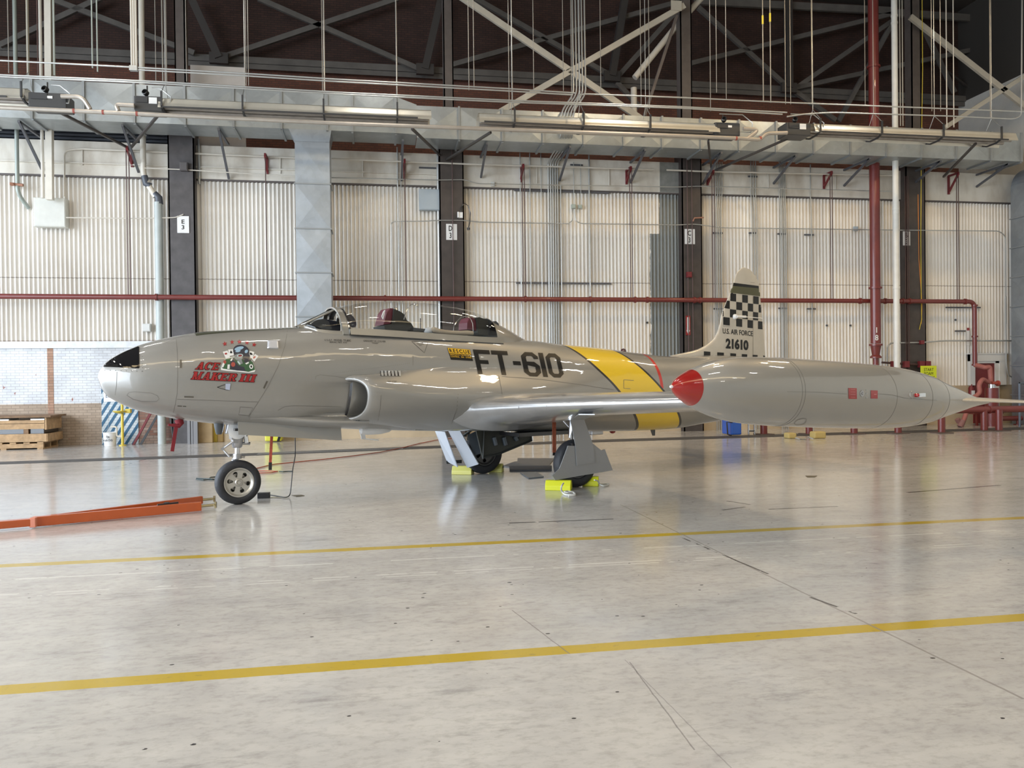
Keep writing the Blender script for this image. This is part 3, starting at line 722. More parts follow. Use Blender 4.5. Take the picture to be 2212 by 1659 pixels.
s = MB(); a, b, c, d = [C(*Z2(x, y), -.12) for x, y in ((770,1350),(822,1368),(830,1432),(795,1434))]; s.prism([a,b,c,d], (0,.02,0)); s.bar(C(*Z2(785,1428), -.12), C(*Z2(948,1444), -.12), .015, .015); part('belly_mast', s, WHT, smooth=False)
s = MB(); s.cb(C(*Z2(1350,1330), -.15), (.2,.05,.06)); part('belly_drain', s, SILV, smooth=False, bevel=.01)
s = MB(); q = C(473, 922, -.05); s.lathe([(-.05,.06),(0,.055),(.07,.04),(.09,.03),(.09,0)], q, (0,0,-1), 18); part('taxi_light', s, mat('smoke_grey', (.07,.08,.09), .3))
# ---------------------------------------------------------------- canopy and cockpit
def glassmat(name, tint, ior=1.45):
    m = mat(name, (1, 1, 1)); nt = m.node_tree; nt.nodes.clear(); g = NG(m)
    o = g.n('ShaderNodeOutputMaterial'); tr_ = g.n('ShaderNodeBsdfTransparent'); gl = g.n('ShaderNodeBsdfGlossy'); fr = g.n('ShaderNodeFresnel'); mx = g.n('ShaderNodeMixShader')
    tr_.inputs[0].default_value = (*tint, 1); gl.inputs['Roughness'].default_value = .01; fr.inputs[0].default_value = ior
    gl.inputs[0].default_value = (1, 1, 1, 1)
    g.link(g.m('MULTIPLY', fr.outputs[0], g.m('SUBTRACT', 1, g.n('ShaderNodeNewGeometry').outputs['Backfacing'])), mx.inputs[0]); g.link(tr_.outputs[0], mx.inputs[1]); g.link(gl.outputs[0], mx.inputs[2]); g.link(mx.outputs[0], o.inputs[0])
    return m
GLS = glassmat('canopy_glass', (.95, .955, .95), 1.42)
def ZB(x, y): return (860 + x/7.373, 640 + y/7.373)
ctop = tab([ZA(860,262),ZA(1000,213),ZA(1200,165),ZA(1500,132),ZA(2000,108),ZB(0,90),ZB(300,100),ZB(600,140),ZB(900,190),ZB(1200,270),ZB(1480,420),ZB(1600,480),ZB(1900,640),ZB(2060,722)])
yS = -.41
rail_b = [(C(*q, yS).x, C(*q, yS).z) for q in (ZA(1170,830),ZB(0,655),ZB(700,700),ZB(1500,742),ZB(1790,752))]
rail_t = [(C(*q, yS).x, C(*q, yS).z) for q in (ZA(1150,715),ZA(1290,695),ZB(0,550),ZB(700,602),ZB(1420,650))]
XB = ctop[0][0]                               # windshield bow station at the top
XE = ctop[-1][0]
xb0 = rail_b[0][0]
def cw(x):                                   # canopy half width
    return interp([(XB-.1,.395),(3.2,.43),(4.2,.425),(4.9,.385),(5.2,.31),(5.45,.17),(XE,.03)], x)
def carc(x, zb, f0=0, f1=1, n=24, wk=1.0, lean=0, off=0):    # section from port sill over the top
    zt = interp(ctop, x); w_ = cw(x)*wk; out = []
    for i in range(n + 1):
        t_ = pi * (f0 + (f1-f0)*i/n); c_, s_ = cos(t_), sin(t_)
        y = -(w_+off) * (1 if c_ > 0 else -1) * abs(c_)**.86; z = zb + (zt - zb + off) * abs(s_)**.86
        out.append(Vector((x + lean*(1 - abs(s_)**.86), y, z)))
    return out
lean = xb0 - XB
rows = []
for i in range(60):
    u = i/59; x = XB + (4.93 - XB)*u; rows.append(carc(x, interp(rail_t, x + lean*(1-u)), lean=lean*(1 - u)**3))
m = MB(); m.grid(rows); CAN = part('canopy', m, GLS, fix=True, angle=180, label='clear bubble canopy')
rows = []
for i in range(26):
    u = i/25; x = 4.92 + (XE - 4.92)*u; zb = interp(TOP, x) - .20; rows.append(carc(x, min(zb, 1.98), lean=0, wk=1.02 + .25*u*u, off=.003))
m = MB(); m.grid(rows); part('canopy_fairing', m, SKIN, angle=180)
for sd in (1, -1):
    m = MB(); rt_, rb_ = [], []
    for i in range(40):
        x = xb0 + (5.0 - xb0)*i/39; a, b = interp(rail_t, x), interp(rail_b, x); y0 = cw(x)
        rt_.append(Vector((x, -sd*(y0+.004), a))); rb_.append(Vector((x, -sd*(y0+.03), b)))
    m.grid([[p + Vector((0, sd*.03, 0)) for p in rt_], rt_, rb_, [p + Vector((0, sd*.05, 0)) for p in rb_]])
    part('canopy_rail', m, SILV, CAN, angle=60)
    m = MB(); m.grid([[p + Vector((0,-sd*.003,.0)) for p in rb_], [p + Vector((0,-sd*.004,-.014)) for p in rb_]]); part('canopy_gap', m, BLK, CAN)
def bow(x0, width, r, name, m_, off=.004, par=None):
    a = carc(x0, interp(rail_b, xb0)+.0, lean=lean, n=40, off=off); b = [p + Vector((width, 0, 0)) for p in a]; ins = lambda L: [p + Vector((0, -p.y*.06, -.02)) for p in L]
    m = MB(); m.grid([ins(a), a, b, ins(b)]); return part(name, m, m_, par or CAN, angle=60)
bow(XB - .085, .075, 0, 'windshield_bow', SILV, .012)
bow(XB - .008, .014, 0, 'bow_seal', CHR, .014)
bow(XB + .008, .012, 0, 'bow_gap', BLK, .006)
# windshield: flat front pane between two curved side panes
wb = C(640, 704); LIN = [(wb.x, wb.z - .01), (XB - .06, interp(ctop, XB) + .0)]
rows = []
for i in range(20):
    u = i/19; x = wb.x + (XB - .03 - wb.x)*u; zt = LIN[0][1] + (LIN[1][1]-LIN[0][1])*u; zb_ = interp(wlow, x + .20*u); wq = wfoot(x + .20*u)
    r_ = []
    for k in range(21):
        t_ = pi*k/20; r_.append(Vector((x + .20*u*(1 - sin(t_)**.86), -wq*(1 if cos(t_) > 0 else -1)*abs(cos(t_))**.75, min(zb_, zt-.01) + max(zt-zb_, .01)*sin(t_)**.80)))
    rows.append(r_)
m = MB(); m.grid(rows[1:]); WS_ = part('windshield', m, GLS, angle=180, label='windshield glass in silver frame')
m = MB(); m.grid([[p + Vector((0, -p.y*.0, .006)) for p in (r_[8], r_[9], r_[11], r_[12])][:2] for r_ in rows]); m.grid([[p + Vector((0,0,.006)) for p in (r_[11], r_[12])] for r_ in rows])
m.tube([r_[0] + Vector((0,0,.0)) for r_ in rows], .016, 8); m.tube([r_[-1] for r_ in rows], .016, 8)
m.tube([r_[8] for r_ in rows], .010, 8); m.tube([r_[12] for r_ in rows], .010, 8)
part('windshield_frame', m, SILV, WS_)
m = MB()                                     # faired foot of the windshield on both sides
for sd in (1, -1):
    a = [];b = []
    for i in range(20):
        u = i/19; x = wb.x - .05 + (xb0 + .02 - wb.x + .05)*u; p = rows[i][0 if sd > 0 else -1]
        z0 = interp(wlow, x); y0 = abs(p.y) + .012; a.append(Vector((p.x, -sd*y0, p.z + .012))); b.append(Vector((p.x + .02, -sd*(y0 + .05*min(1, u*4) ), p.z - .085*min(1, u*3) - .02)))
    m.grid([a, b]); 
part('windshield_foot', m, SILV, WS_)

# cockpit interior
m = MB(); m.box((2.35,-.36,1.35), (4.98,.36,1.36)); m.box((2.35,-.37,1.35), (4.98,-.36,2.03)); m.box((2.35,.36,1.35), (4.98,.37,2.03)); m.box((4.95,-.36,1.35), (4.98,.36,2.02)); m.box((2.33,-.34,1.35),(2.36,.34,2.02))
CKP = part('cockpit_tub', m, mat('cockpit_black', (.016,.017,.018), .6), smooth=False)
def cbk(px0, py0, px1, py1, y0, y1, m_, name, bevel=.01):   # block spanning a side-view rectangle and a width
    a, b = C(px0, py0, (y0+y1)/2), C(px1, py1, (y0+y1)/2); q = MB(); q.box((a.x, y0, b.z), (b.x, y1, a.z)); return part(name, q, m_, CKP, smooth=False, bevel=bevel)
def poly3(name, pts, y0, y1, m_, par=None, bevel=0):
    q = MB(); q.prism([C(a, b, (y0+y1)/2) * 1 + Vector((0, y0-(y0+y1)/2, 0)) for a, b in pts], (0, y1-y0, 0)); return part(name, q, m_, par or CKP, smooth=False, bevel=bevel)
NAVY = mat('seat_navy', (.012,.016,.035), .5); MAR = mat('headrest_maroon', (.11,.018,.03), .45); CANV = mat('canvas_tan', (.34,.29,.22), .8)
poly3('instrument_hood', [ZA(185,628),ZA(330,540),ZA(450,520),ZA(560,575),ZA(640,745),ZA(420,735)], -.26, .26, BLK)
poly3('gunsight', [ZA(560,505),ZA(680,530),ZA(870,560),ZA(905,640),ZA(905,755),ZA(640,745)], -.10, .10, NAVY)
poly3('compass_arm', [ZA(690,510),ZA(700,440),ZA(740,360),ZA(800,315),ZA(865,345),ZA(830,400),ZA(800,460),ZA(790,520)], -.03, .05, BLK)
poly3('lever', [ZA(880,505),ZA(900,470),ZA(915,500),ZA(915,620),ZA(890,620)], -.2, -.16, BLK)
q = MB(); q.lathe([(0,.085),(.02,.09),(.03,.0)], C(*ZA(1180,545), -.28), (.55,-.75,.35), 24); part('mirror', q, NAVY, CKP)
poly3('headrest', [ZA(1790,640),ZA(1860,380),ZA(1935,275),ZA(2020,285),ZA(2010,420),ZA(1950,620)], -.16, .16, MAR, bevel=.01)
poly3('front_seat', [ZA(1790,655),ZA(1970,615),ZA(2000,300),ZB(-60,-0+260),ZB(0,300),ZB(45,400),ZB(110,440),ZB(170,540),ZB(60,560),ZB(-60,700),ZA(1800,730)], -.2, .2, mat('seat_dark', (.02,.02,.016), .6))
q = MB(); q.tube([C(*ZA(1875,470), -.18), C(*ZA(1860,440), -.18), C(*ZA(1900,330), -.18), C(*ZA(1925,300), -.18), C(*ZA(1905,400), -.18), C(*ZA(1880,500), -.18)], .008, 8); part('seat_handle', q, WHT, CKP)
q = MB(); q.lathe([(-.05,.03),(-.04,.05),(.04,.05),(.06,.03),(.07,0)], C(*ZA(2120,330), -.1), (.3,-1,.1), 18); part('seat_cylinder', q, STL, CKP)
poly3('console_edge', [ZB(100,520),ZB(330,545),ZB(420,560),ZB(420,585),ZB(100,570)], -.3, .3, BLK)
poly3('rear_headrest', [ZB(1025,540),ZB(1030,430),ZB(1060,360),ZB(1110,338),ZB(1160,370),ZB(1180,440),ZB(1180,560)], -.13, .13, MAR, bevel=.01)
poly3('rear_seat', [ZB(1180,590),ZB(1165,360),ZB(1200,345),ZB(1330,390),ZB(1390,520),ZB(1400,640),ZB(1200,620)], -.17, .17, mat('seat_dark', (.02,.02,.016), .6))
poly3('rear_bulkhead', [ZB(1330,640),ZB(1350,450),ZB(1390,415),ZB(1440,412),ZB(1480,450),ZB(1500,560),ZB(1450,640)], -.22, .22, BLK)
q = MB()
pth = [C(*ZB(x, y), -.30) for x, y in ((530,555),(560,535),(640,560),(740,575),(860,585),(980,585),(1100,585),(1190,590))]
q.tube(pth, [.03,.045,.04,.035,.033,.03,.036,.028], 12); part('rolled_cover', q, CANV, CKP)
q = MB(); q.lathe([(-.06,.02),(-.03,.05),(.03,.055),(.07,.03)], C(*ZB(470,560), -.28), (1,0,.2), 10); part('folded_bag', q, mat('pale_bag', (.45,.48,.52), .6), CKP)
q = MB(); q.tube([C(*ZB(355,350), -.05), C(*ZB(355,520), -.05)], .006, 6); part('cockpit_probe', q, BLK, CKP)
for pts in ([(880,555),(890,480),(940,390),(1010,325),(1090,320),(1150,350),(1185,430),(1200,600)], [(90,370),(110,290),(150,200),(200,140),(250,125),(300,150),(320,190)]):
    q = MB(); q.tube([C(*ZB(x, y), -.26 + .4*abs(i/len(pts)-.5)*-0) for i, (x, y) in enumerate(pts)], .0055, 6); part('canopy_hoop', q, CHR, CKP)

# ---------------------------------------------------------------- nose gear
def wheel(name, c, rad, wid, spokes, tilt=0, rim_r=.66, col=RIMM, face=-1):
    c = Vector(c); ax = Vector((0, face, 0)); rr = rad*rim_r; hw = wid/2
    prof = [(-hw*.82,rr),(-hw*.98,rr+.02),(-hw*1.0,rad*.80),(-hw*.9,rad*.92),(-hw*.6,rad*.985),(-.05*hw,rad),(.05*hw,rad),(hw*.6,rad*.985),(hw*.9,rad*.92),(hw*1.0,rad*.80),(hw*.98,rr+.02),(hw*.82,rr),(hw*.4,rr*.95),(-hw*.4,rr*.95)]
    m = MB(); m.lathe([(hw*.80,rr*1.01),(hw*.86,rr*1.0),(hw*.86,rr*.94),(hw*.62,rr*.86),(hw*.55,rr*.80)], c, ax, 48)
    # pierced disc
    n = spokes; ya = hw*.55; a_ = Vector((1,0,0)); b_ = Vector((0,0,1))
    def pt(r, t, d=0): return c + ax*(ya + d) + (a_*cos(t) + b_*sin(t))*r
    for k in range(n):
        t0 = 2*pi*k/n + .35; dt = 2*pi/n; M = 12
        ring_o = [pt(rr*.81, t0 + dt*i/M) for i in range(M+1)]; ring_i = [pt(rr*.28, t0 + dt*i/M) for i in range(M+1)]
        tc = t0 + dt/2; hc = pt(rr*.565, tc); er, et = (hc - c - ax*ya).normalized(), None; et = ax.cross(er)
        hole = lambda ang, d=0: hc + ax*d + er*(rr*.20*cos(ang)) + et*(rr*.125*sin(ang))*(1.25 - .25*cos(ang)*-1)
        loop = ring_o + ring_i[::-1]; hl = []
        for q_ in loop:
            v_ = q_ - hc; hl.append(hole(atan2(v_.dot(et), v_.dot(er))))
        L = len(loop); base = len(m.v); m.add(loop + hl + [q_ - ax*.02 for q_ in hl], [(i, (i+1)%L, L+(i+1)%L, L+i) for i in range(L)] + [(L+i, L+(i+1)%L, 2*L+(i+1)%L, 2*L+i) for i in range(L)])
    m.lathe([(ya,rr*.28),(ya+.012,rr*.26),(ya+.02,rr*.21),(ya+.02,rr*.17),(ya+.008,rr*.16),(ya+.008,rr*.12),(ya+.022,rr*.10),(ya+.022,0)], c, ax, 28)
    m.lathe([(-hw*.8,rr),(-hw*.8,rr*.7),(-hw*.1,rr*.6),(-hw*.1,0)], c, ax, 32)
    w_ = part(name, m, col, angle=30)
    m = MB(); m.lathe(prof, c, ax, 64, closed=True); part('tyre', m, RUB, w_, angle=60, label='black rubber tyre')
    m = MB()
    for k in range(3): m.lathe([((k-1)*wid*.2-.004, rad+.0005),((k-1)*wid*.2, rad-.004),((k-1)*wid*.2+.004, rad+.0005)], c, ax, 64)
    return w_
NW = Vector((C(514,1044).x, 0, .268))
wheel('nose_wheel', NW, .268, .17, 6)
m = MB(); px = lambda a, b, y=0: C(400 + a/6.144, 880 + b/6.144, y)
tp, bt = px(700,240), px(690,730)
m.cyl(px(692,480), px(690,620), .030, 20); part('oleo_piston', m, CHR)
m = MB(); m.lathe([(0,.075),(.05,.085),(.12,.08),(.2,.07),(.28,.062),(.30,.05)], px(690,250) + Vector((0,0,.04)), px(690,480)-px(690,250), 20); m.cyl(px(650,470), px(860,480), .018, 10)
m.cb(px(655,330), (.10,.16,.17)); m.bar(px(655,400), px(655,470), .06, .14)
STRUT = part('nose_strut', m, STL, angle=30)
m = MB(); m.cyl(px(690,615), px(690,680), .05, 18); m.cyl(px(620,650,-.0), px(790,660), .012, 10); m.tube([px(690,670), px(650,690,.11), px(640,760,.115), px(700,1020,.115)], .028, 10); m.cyl(px(715,1020,.13), px(715,1020,-.05), .02, 12); part('nose_fork', m, STL, angle=30)
m = MB()
for sd in (-.04, .04): m.tube([px(640,450,sd), px(495,552,sd*.3), px(590,655,sd)], [.016,.012,.014], 8)
m.cyl(px(495,552,-.05), px(495,552,.05), .02, 10); part('torque_link', m, STL, STRUT)
m = MB(); m.bar(px(600,230,-.05), px(570,350,-.05), .07, .05); m.bar(px(560,230,.05), px(545,350,.05), .03, .03); m.cyl(px(800,370,-.03), px(815,470,-.03), .03, 10); part('nose_actuator', m, CHR, STRUT, angle=30)
m = MB(); m.lathe([(0,.11),(.02,.11),(.03,.06),(.03,0)], px(690,300,-.07), (0,-1,0), 24); part('strut_hub', m, WHT, STRUT)
poly = [px(700,185,-.24), px(1500,205,-.26), px(2065,245,-.27), px(2080,440,-.27), px(1500,405,-.27), px(707,362,-.25)]
m = MB(); n_ = len(poly); m.add(poly + [p + Vector((0,.018,0)) for p in poly], [tuple(range(n_)), tuple(range(n_, 2*n_))] + [(i, (i+1)%n_, n_+(i+1)%n_, n_+i) for i in range(n_)]); part('nose_gear_door', m, SILVT, smooth=False)
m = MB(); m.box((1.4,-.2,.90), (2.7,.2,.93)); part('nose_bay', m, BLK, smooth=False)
m = MB(); m.bar(px(1148,385,-.05), px(1130,730,-.05), .035, .004, up=(0,1,0)); ST1 = part('warning_streamer', m, mat('streamer_red', (.50,.10,.06), .7, noise=.4, nscale=30), smooth=False, label='faded red warning streamer')
m = MB(); m.bar(px(1130,730,-.05), px(1128,832,-.05), .04, .008, up=(0,1,0)); part('streamer_weight', m, BLK, ST1, smooth=False)
m = MB(); m.tube([C(*Z1(900,1250), -.05), C(*Z1(912,1290), -.06), C(*Z1(905,1308), -.06), C(*Z1(800,1300), -.06)], [.05,.045,.03,.012], 10); PC_ = part('pitot_cover', m, mat('cover_red', (.20,.012,.02), .7), label='dark red pitot cover')
m = MB(); m.bar(C(*Z1(880,1300), -.06), C(*Z1(862,1400), -.06), .04, .006, up=(0,1,0)); m.bar(C(*Z1(862,1400), -.06), C(*Z1(838,1550), -.05), .04, .006, up=(0,1,0)); part('pitot_streamer', m, mat('cover_red', (.20,.012,.02), .7), PC_, smooth=False)

# ---------------------------------------------------------------- main gear
def G8(x, y, yy): return C(900 + x/4.809, 880 + y/4.809, yy)
NM, FM = Vector((5.64,-1.19,.325)), Vector((5.36,.89,.325))
wheel('main_wheel', NM, .325, .18, 5, rim_r=.60, col=mat('dark_rim', (.10,.10,.10), .4, .5)); wheel('main_wheel', FM, .325, .18, 5, rim_r=.60, col=MATS['dark_rim'])
m = MB(); a = G8(1625,110,-1.05); m.cyl(a, NM + Vector((-.02,.06,.1)), .03, 12); m.cyl(a + Vector((0,0,.05)), a + (NM-a)*.45 + Vector((0,.05,0)), .05, 14)
for dy in (0, .07): m.cyl(G8(1500,110,-.9+dy), G8(1610,230,-1.05+dy), .012, 8)
m.cyl(NM, NM + Vector((0,.14,0)), .04, 12); part('main_strut', m, CHR, angle=30)
m = MB(); b = FM + Vector((0,-.1,.95)); m.cyl(b, FM + Vector((0,-.1,.02)), .035, 12); m.cyl(FM + Vector((0,-.1,0)), FM + Vector((0,.05,0)), .04, 12)
m.cyl(G8(600,215,.6), G8(480,300,.8), .02, 8); m.cyl(G8(540,270,.7), G8(535,330,.8), .02, 8); part('main_strut', m, DGRN, angle=30)
GDM = mat('gear_door_grey', (.33,.33,.33), .42, .4, .3); GDB = mat('gear_door_pale', (.58,.61,.66), .35, .3, .4)
def plate(name, pts, m_, th=.015, par=None, **k):
    q = MB(); nrm = (Vector(pts[1])-Vector(pts[0])).cross(Vector(pts[2])-Vector(pts[1])).normalized()*th; q.prism(pts, nrm); return part(name, q, m_, par, smooth=False, **k)
yo = -1.30
G3 = lambda x, y, yy=yo: C(1000 + x/4.148, 700 + y/4.148, yy)
# big outer door over the wheel, with the leg fairing above it
D1 = plate('wheel_door', [G3(795,1358), G3(860,1295), G3(900,1190), G3(938,1090), G3(1012,1092), G3(1165,1075), G3(1235,1132), G3(1266,1122), G3(1337,1310), G3(1130,1345), G3(822,1398)], GDM)
plate('wheel_door_inset', [G3(938,1092,-1.29), G3(1012,1092,-1.29), G3(1022,1250,-1.29), G3(895,1292,-1.29)], mat('gear_door_dark', (.14,.14,.145), .3, .4), .012, D1)
plate('leg_door', [G3(965,852,-1.33), G3(1085,850,-1.33), G3(1165,1075,-1.33), G3(1185,1240,-1.33), G3(1022,1270,-1.33), G3(1008,1080,-1.33), G3(985,960,-1.33)], GDM, .012)
_w = [hit(*Z3(a, b), .05, (WB,)) for a, b in ((1190,768),(1045,768),(1085,848),(968,850))]
plate('upper_leg_door', [G3(968,852,-1.50), G3(1085,850,-1.50), _w[0] or G3(1190,768,-1.6), _w[1] or G3(1045,768,-1.6)], GDM, .012)
m = MB(); m.cb(G3(978,1090,-1.25), (.08,.1,.07)); part('door_latch', m, BLK, smooth=False)
# far gear doors
plate('gear_door', [G8(190,245,.95), G8(292,255,.78), G8(425,622,.72), G8(405,612,.74), G8(312,560,.92)], GDB)
plate('gear_door', [G8(312,215,.75), G8(425,198,.50), G8(640,592,.45), G8(525,628,.72)], GDB)
plate('gear_door_back', [G8(310,555,.9), G8(470,545,.9), G8(470,580,.9), G8(312,585,.9)], DGRN)
D2 = plate('inner_wheel_door', [G8(620,240,.25), G8(1188,245,.25), G8(1200,345,.25), G8(860,490,.25), G8(690,535,.25)], mat('bay_olive', (.05,.052,.045), .45, .3), .03)
for x in (810, 912, 1030):
    l = 40 if x < 1000 else 20; q = MB(); q.tube([G8(x-8,350-l+(0 if x<1000 else -30),.235), G8(x+14,350+l+(0 if x<1000 else -30),.235)], .035, 10); part('door_rib', q, mat('rib_grey', (.12,.14,.16), .3, .5), D2)
m = MB(); m.tube([G8(690,525,.23), G8(870,480,.23), G8(1198,345,.23), G8(1188,250,.23), G8(700,245,.23), G8(690,525,.23)], .012, 6); part('door_rim', m, DGRN, D2)
plate('bay_panel', [G8(530,290,.5), G8(625,245,.5), G8(668,480,.5), G8(600,500,.5)], mat('bay_blue_grey', (.10,.12,.14), .5), .02)
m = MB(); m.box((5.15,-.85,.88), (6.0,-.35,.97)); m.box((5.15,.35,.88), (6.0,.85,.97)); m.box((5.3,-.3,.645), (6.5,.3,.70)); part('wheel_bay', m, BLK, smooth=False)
m = MB()
for i in range(6): m.tube([G8(860+i*12,190+i*3,.1), G8(1020+i*10,195,.1), G8(1150,215,.1)], .012, 6)
m.cyl(G8(640,210,.3), G8(700,240,.3), .03, 8); part('bay_pipes', m, DGRN)
m = MB(); m.tube([G8(1500,40,-.8), G8(1450,75,-.8), G8(1428,130,-.8)], .012, 6); m.bar(G8(1428,128,-.8), G8(1430,470,-.8), .06, .006, up=(0,1,0)); SS = part('wheel_well_streamer', m, mat('streamer_orange', (.40,.10,.045), .7, noise=.4, nscale=30), smooth=False)
m = MB(); m.bar(G8(1430,470,-.8), G8(1428,500,-.8), .05, .01, up=(0,1,0)); part('streamer_weight', m, BLK, SS, smooth=False)
# ================================================================ the hangar
EX0 = P(2184, 560, W-.45).x; XR = EX0 + 1.26                            # right side wall
ORDN = 'first second third fourth fifth sixth seventh eighth ninth tenth eleventh twelfth thirteenth fourteenth fifteenth sixteenth seventeenth eighteenth nineteenth twentieth'.split()
def nth(i): return ORDN[i] if i < 20 else (('twenty-' if i < 29 else 'thirty-') + ORDN[(i - 20) % 10] if i != 29 else 'thirtieth')
ZB0, ZT0, ZT1 = 1.12, P(1200, 411).z, P(1200, 343).z      # foot and top of the corrugated sheets, top of the pale band
ZLOW = 2.46
COLX = [(372, 428), (949, 1001), (1466, 1508), (1944, 1985)]
cols = [(P(a, 560).x, P(b, 560).x) for a, b in COLX]

# floor -----------------------------------------------------------
def floor_material():
    m = mat('polished_concrete', (.5, .5, .5), .25); g = NG(m); p = g.world(); x, y, z = g.sep(p)
    big = g.noise(.35, 4, g.scale(p, (1, 1.2, 1))); mid = g.noise(2.4, 7, g.scale(p, (.9, 1.9, 1)), .66); fine = g.noise(16, 7, g.scale(p, (.8, 1.3, 1)), .7)
    c = g.ramp(big, [(.32, (.475, .458, .435)), (.66, (.575, .558, .53))])
    c = g.mul(c, g.ramp(mid, [(.28, (.86, .86, .87)), (.62, (1.05, 1.05, 1.04))]))
    c = g.mul(c, g.ramp(fine, [(.32, (.80, .79, .78)), (.52, (1, 1, 1))]))
    st = g.noise(1.6, 8, g.scale(p, (.8, 2.6, 1)), .74)      # rubber scuffs and oily patches
    c = g.mix(g.m('MULTIPLY', g.ramp(st, [(.57, (0,)*3), (.72, (1,)*3)]), .55), c, (.16, .15, .145))
    v = g.n('ShaderNodeTexVoronoi'); g.link(g.scale(p, (1.0, 1.5, 1)), v.inputs['Vector']); v.inputs['Scale'].default_value = 6.5
    chip = g.m('MULTIPLY', g.m('LESS_THAN', v.outputs['Distance'], g.m('MULTIPLY', g.noise(5, 3, p), .17)), g.m('GREATER_THAN', g.noise(2.6, 4, p), .56))
    c = g.mix(chip, c, (.05, .045, .045))
    edge = g.m('MULTIPLY', g.m('SUBTRACT', g.noise(9, 5, p), .5), .012)
    def line(y0, wd_, col, amt=1, wear=.0):
        e = g.m('LESS_THAN', g.m('ABSOLUTE', g.m('ADD', g.m('SUBTRACT', y, y0), edge)), wd_)
        if wear: e = g.m('MULTIPLY', e, g.m('GREATER_THAN', g.noise(3.0, 5, p), wear))
        return g.mix(g.m('MULTIPLY', e, amt), c, col)
    yel = g.mix(g.ramp(fine, [(.28, (0,)*3), (.42, (1,)*3)]), (.30, .23, .05), (.50, .355, .03))
    L1, L2 = H(1106, 1170.5).y, H(1106, 1412).y
    c = g.mix(g.m('LESS_THAN', g.m('ABSOLUTE', g.m('ADD', g.m('SUBTRACT', y, L1), edge)), .062), c, yel)
    c = g.mix(g.m('LESS_THAN', g.m('ABSOLUTE', g.m('ADD', g.m('SUBTRACT', y, L2), edge)), .065), c, yel)
    c = line(H(500, 1228).y, .014, (.72, .70, .66), .8, .46); c = line(H(500, 1264).y, .012, (.70, .68, .64), .7, .5); c = line(H(1750, 1193).y, .016, (.74, .72, .68), .6, .5)
    # slab joints running away from the camera and across
    def seg(a, b, wd_, col, amt=.8, wear=0):
        (ax, ay), (bx, by) = (H(*a).x, H(*a).y), (H(*b).x, H(*b).y); dx, dy = bx-ax, by-ay; l = sqrt(dx*dx+dy*dy); dx /= l; dy /= l
        u = g.m('ADD', g.m('MULTIPLY', g.m('SUBTRACT', x, ax), dx), g.m('MULTIPLY', g.m('SUBTRACT', y, ay), dy))
        w_ = g.m('SUBTRACT', g.m('MULTIPLY', g.m('SUBTRACT', x, ax), -dy), g.m('MULTIPLY', g.m('SUBTRACT', y, ay), -dx))
        e = g.m('MULTIPLY', g.between(u, 0, l), g.m('LESS_THAN', g.m('ABSOLUTE', g.m('ADD', w_, edge)), wd_))
        if wear: e = g.m('MULTIPLY', e, g.m('GREATER_THAN', g.noise(4.0, 5, p), wear))
        return g.mix(g.m('MULTIPLY', e, amt), c, col)
    DK = (.05, .045, .045)
    c = seg((1340, 1090), (2212, 1510), .008, (.25, .23, .21), .7); c = seg((1470, 1160), (1660, 1240), .010, DK, .9, .48); c = seg((1750, 1290), (1850, 1326), .012, DK, .9, .5)
    c = seg((1100, 1130), (1325, 1121), .02, DK, .9, .42); c = seg((1560, 1102), (1610, 1095), .02, DK, .9); c = seg((1570, 1082), (1620, 1090), .02, DK, .9)
    c = seg((1660, 1100), (1810, 1094), .022, DK, .9); c = seg((1960, 1064), (2160, 1048), .028, DK, .9)
    c = seg((1360, 1430), (1500, 1620), .0035, DK, .45); c = seg((1350, 1425), (1620, 1700), .003, DK, .3); c = seg((1106, 1318), (1230, 1412), .004, (.2,.18,.17), .7)
    c = seg((220, 1018), (330, 988), .02, DK, .6, .5)
    g.link(c, g.b.inputs['Base Color'])
    r_ = g.m('ADD', .09, g.m('MULTIPLY', mid, .12)); g.link(r_, g.b.inputs['Roughness'])
    g.bump(g.noise(3.0, 3, g.scale(p, (1.2, 2.2, 1))), .05, .01)
    return m
b = MB(); b.box((-40, -18, -.2), (XR + .3, 26, 0)); FLOOR = mk('floor', b, floor_material(), kind='structure')

# corrugated sheets ------------------------------------------------
def corr_material():
    m = mat('corrugated_paint', (.8, .76, .7), .45); g = NG(m); p = g.world(); x, y, z = g.sep(p)
    n = g.noise(1.1, 5, g.scale(p, (1, 1, .35))); c = g.ramp(n, [(.3, (.66, .62, .56)), (.7, (.80, .77, .71))])
    jx = g.m('LESS_THAN', g.m('ABSOLUTE', g.m('SUBTRACT', z, P(1200, 610).z)), .012)
    c = g.mix(g.m('MULTIPLY', jx, .7), c, (.22, .19, .16))
    rust = g.m('MULTIPLY', g.m('LESS_THAN', z, ZB0 + 1.55), g.m('LESS_THAN', x, P(366, 600).x)); rust = g.m('MULTIPLY', rust, g.m('LESS_THAN', z, ZLOW + .05))
    c = g.mix(g.m('MULTIPLY', rust, .5), c, (.25, .15, .1))
    # bare patch by the third column where paint stopped
    xa, xb = P(1405, 600).x, P(1424, 450).x; ed = g.m('MULTIPLY', g.m('SUBTRACT', g.noise(5, 4, p), .5), .12)
    lim = g.m('ADD', ed, g.m('ADD', xa, g.m('MULTIPLY', g.m('GREATER_THAN', z, P(1410, 505).z), xb - xa)))
    pat = g.between(x, lim, cols[2][0] + .1)
    c = g.mix(pat, c, (.20, .21, .20))
    g.link(c, g.b.inputs['Base Color']); return m
CORR = corr_material()
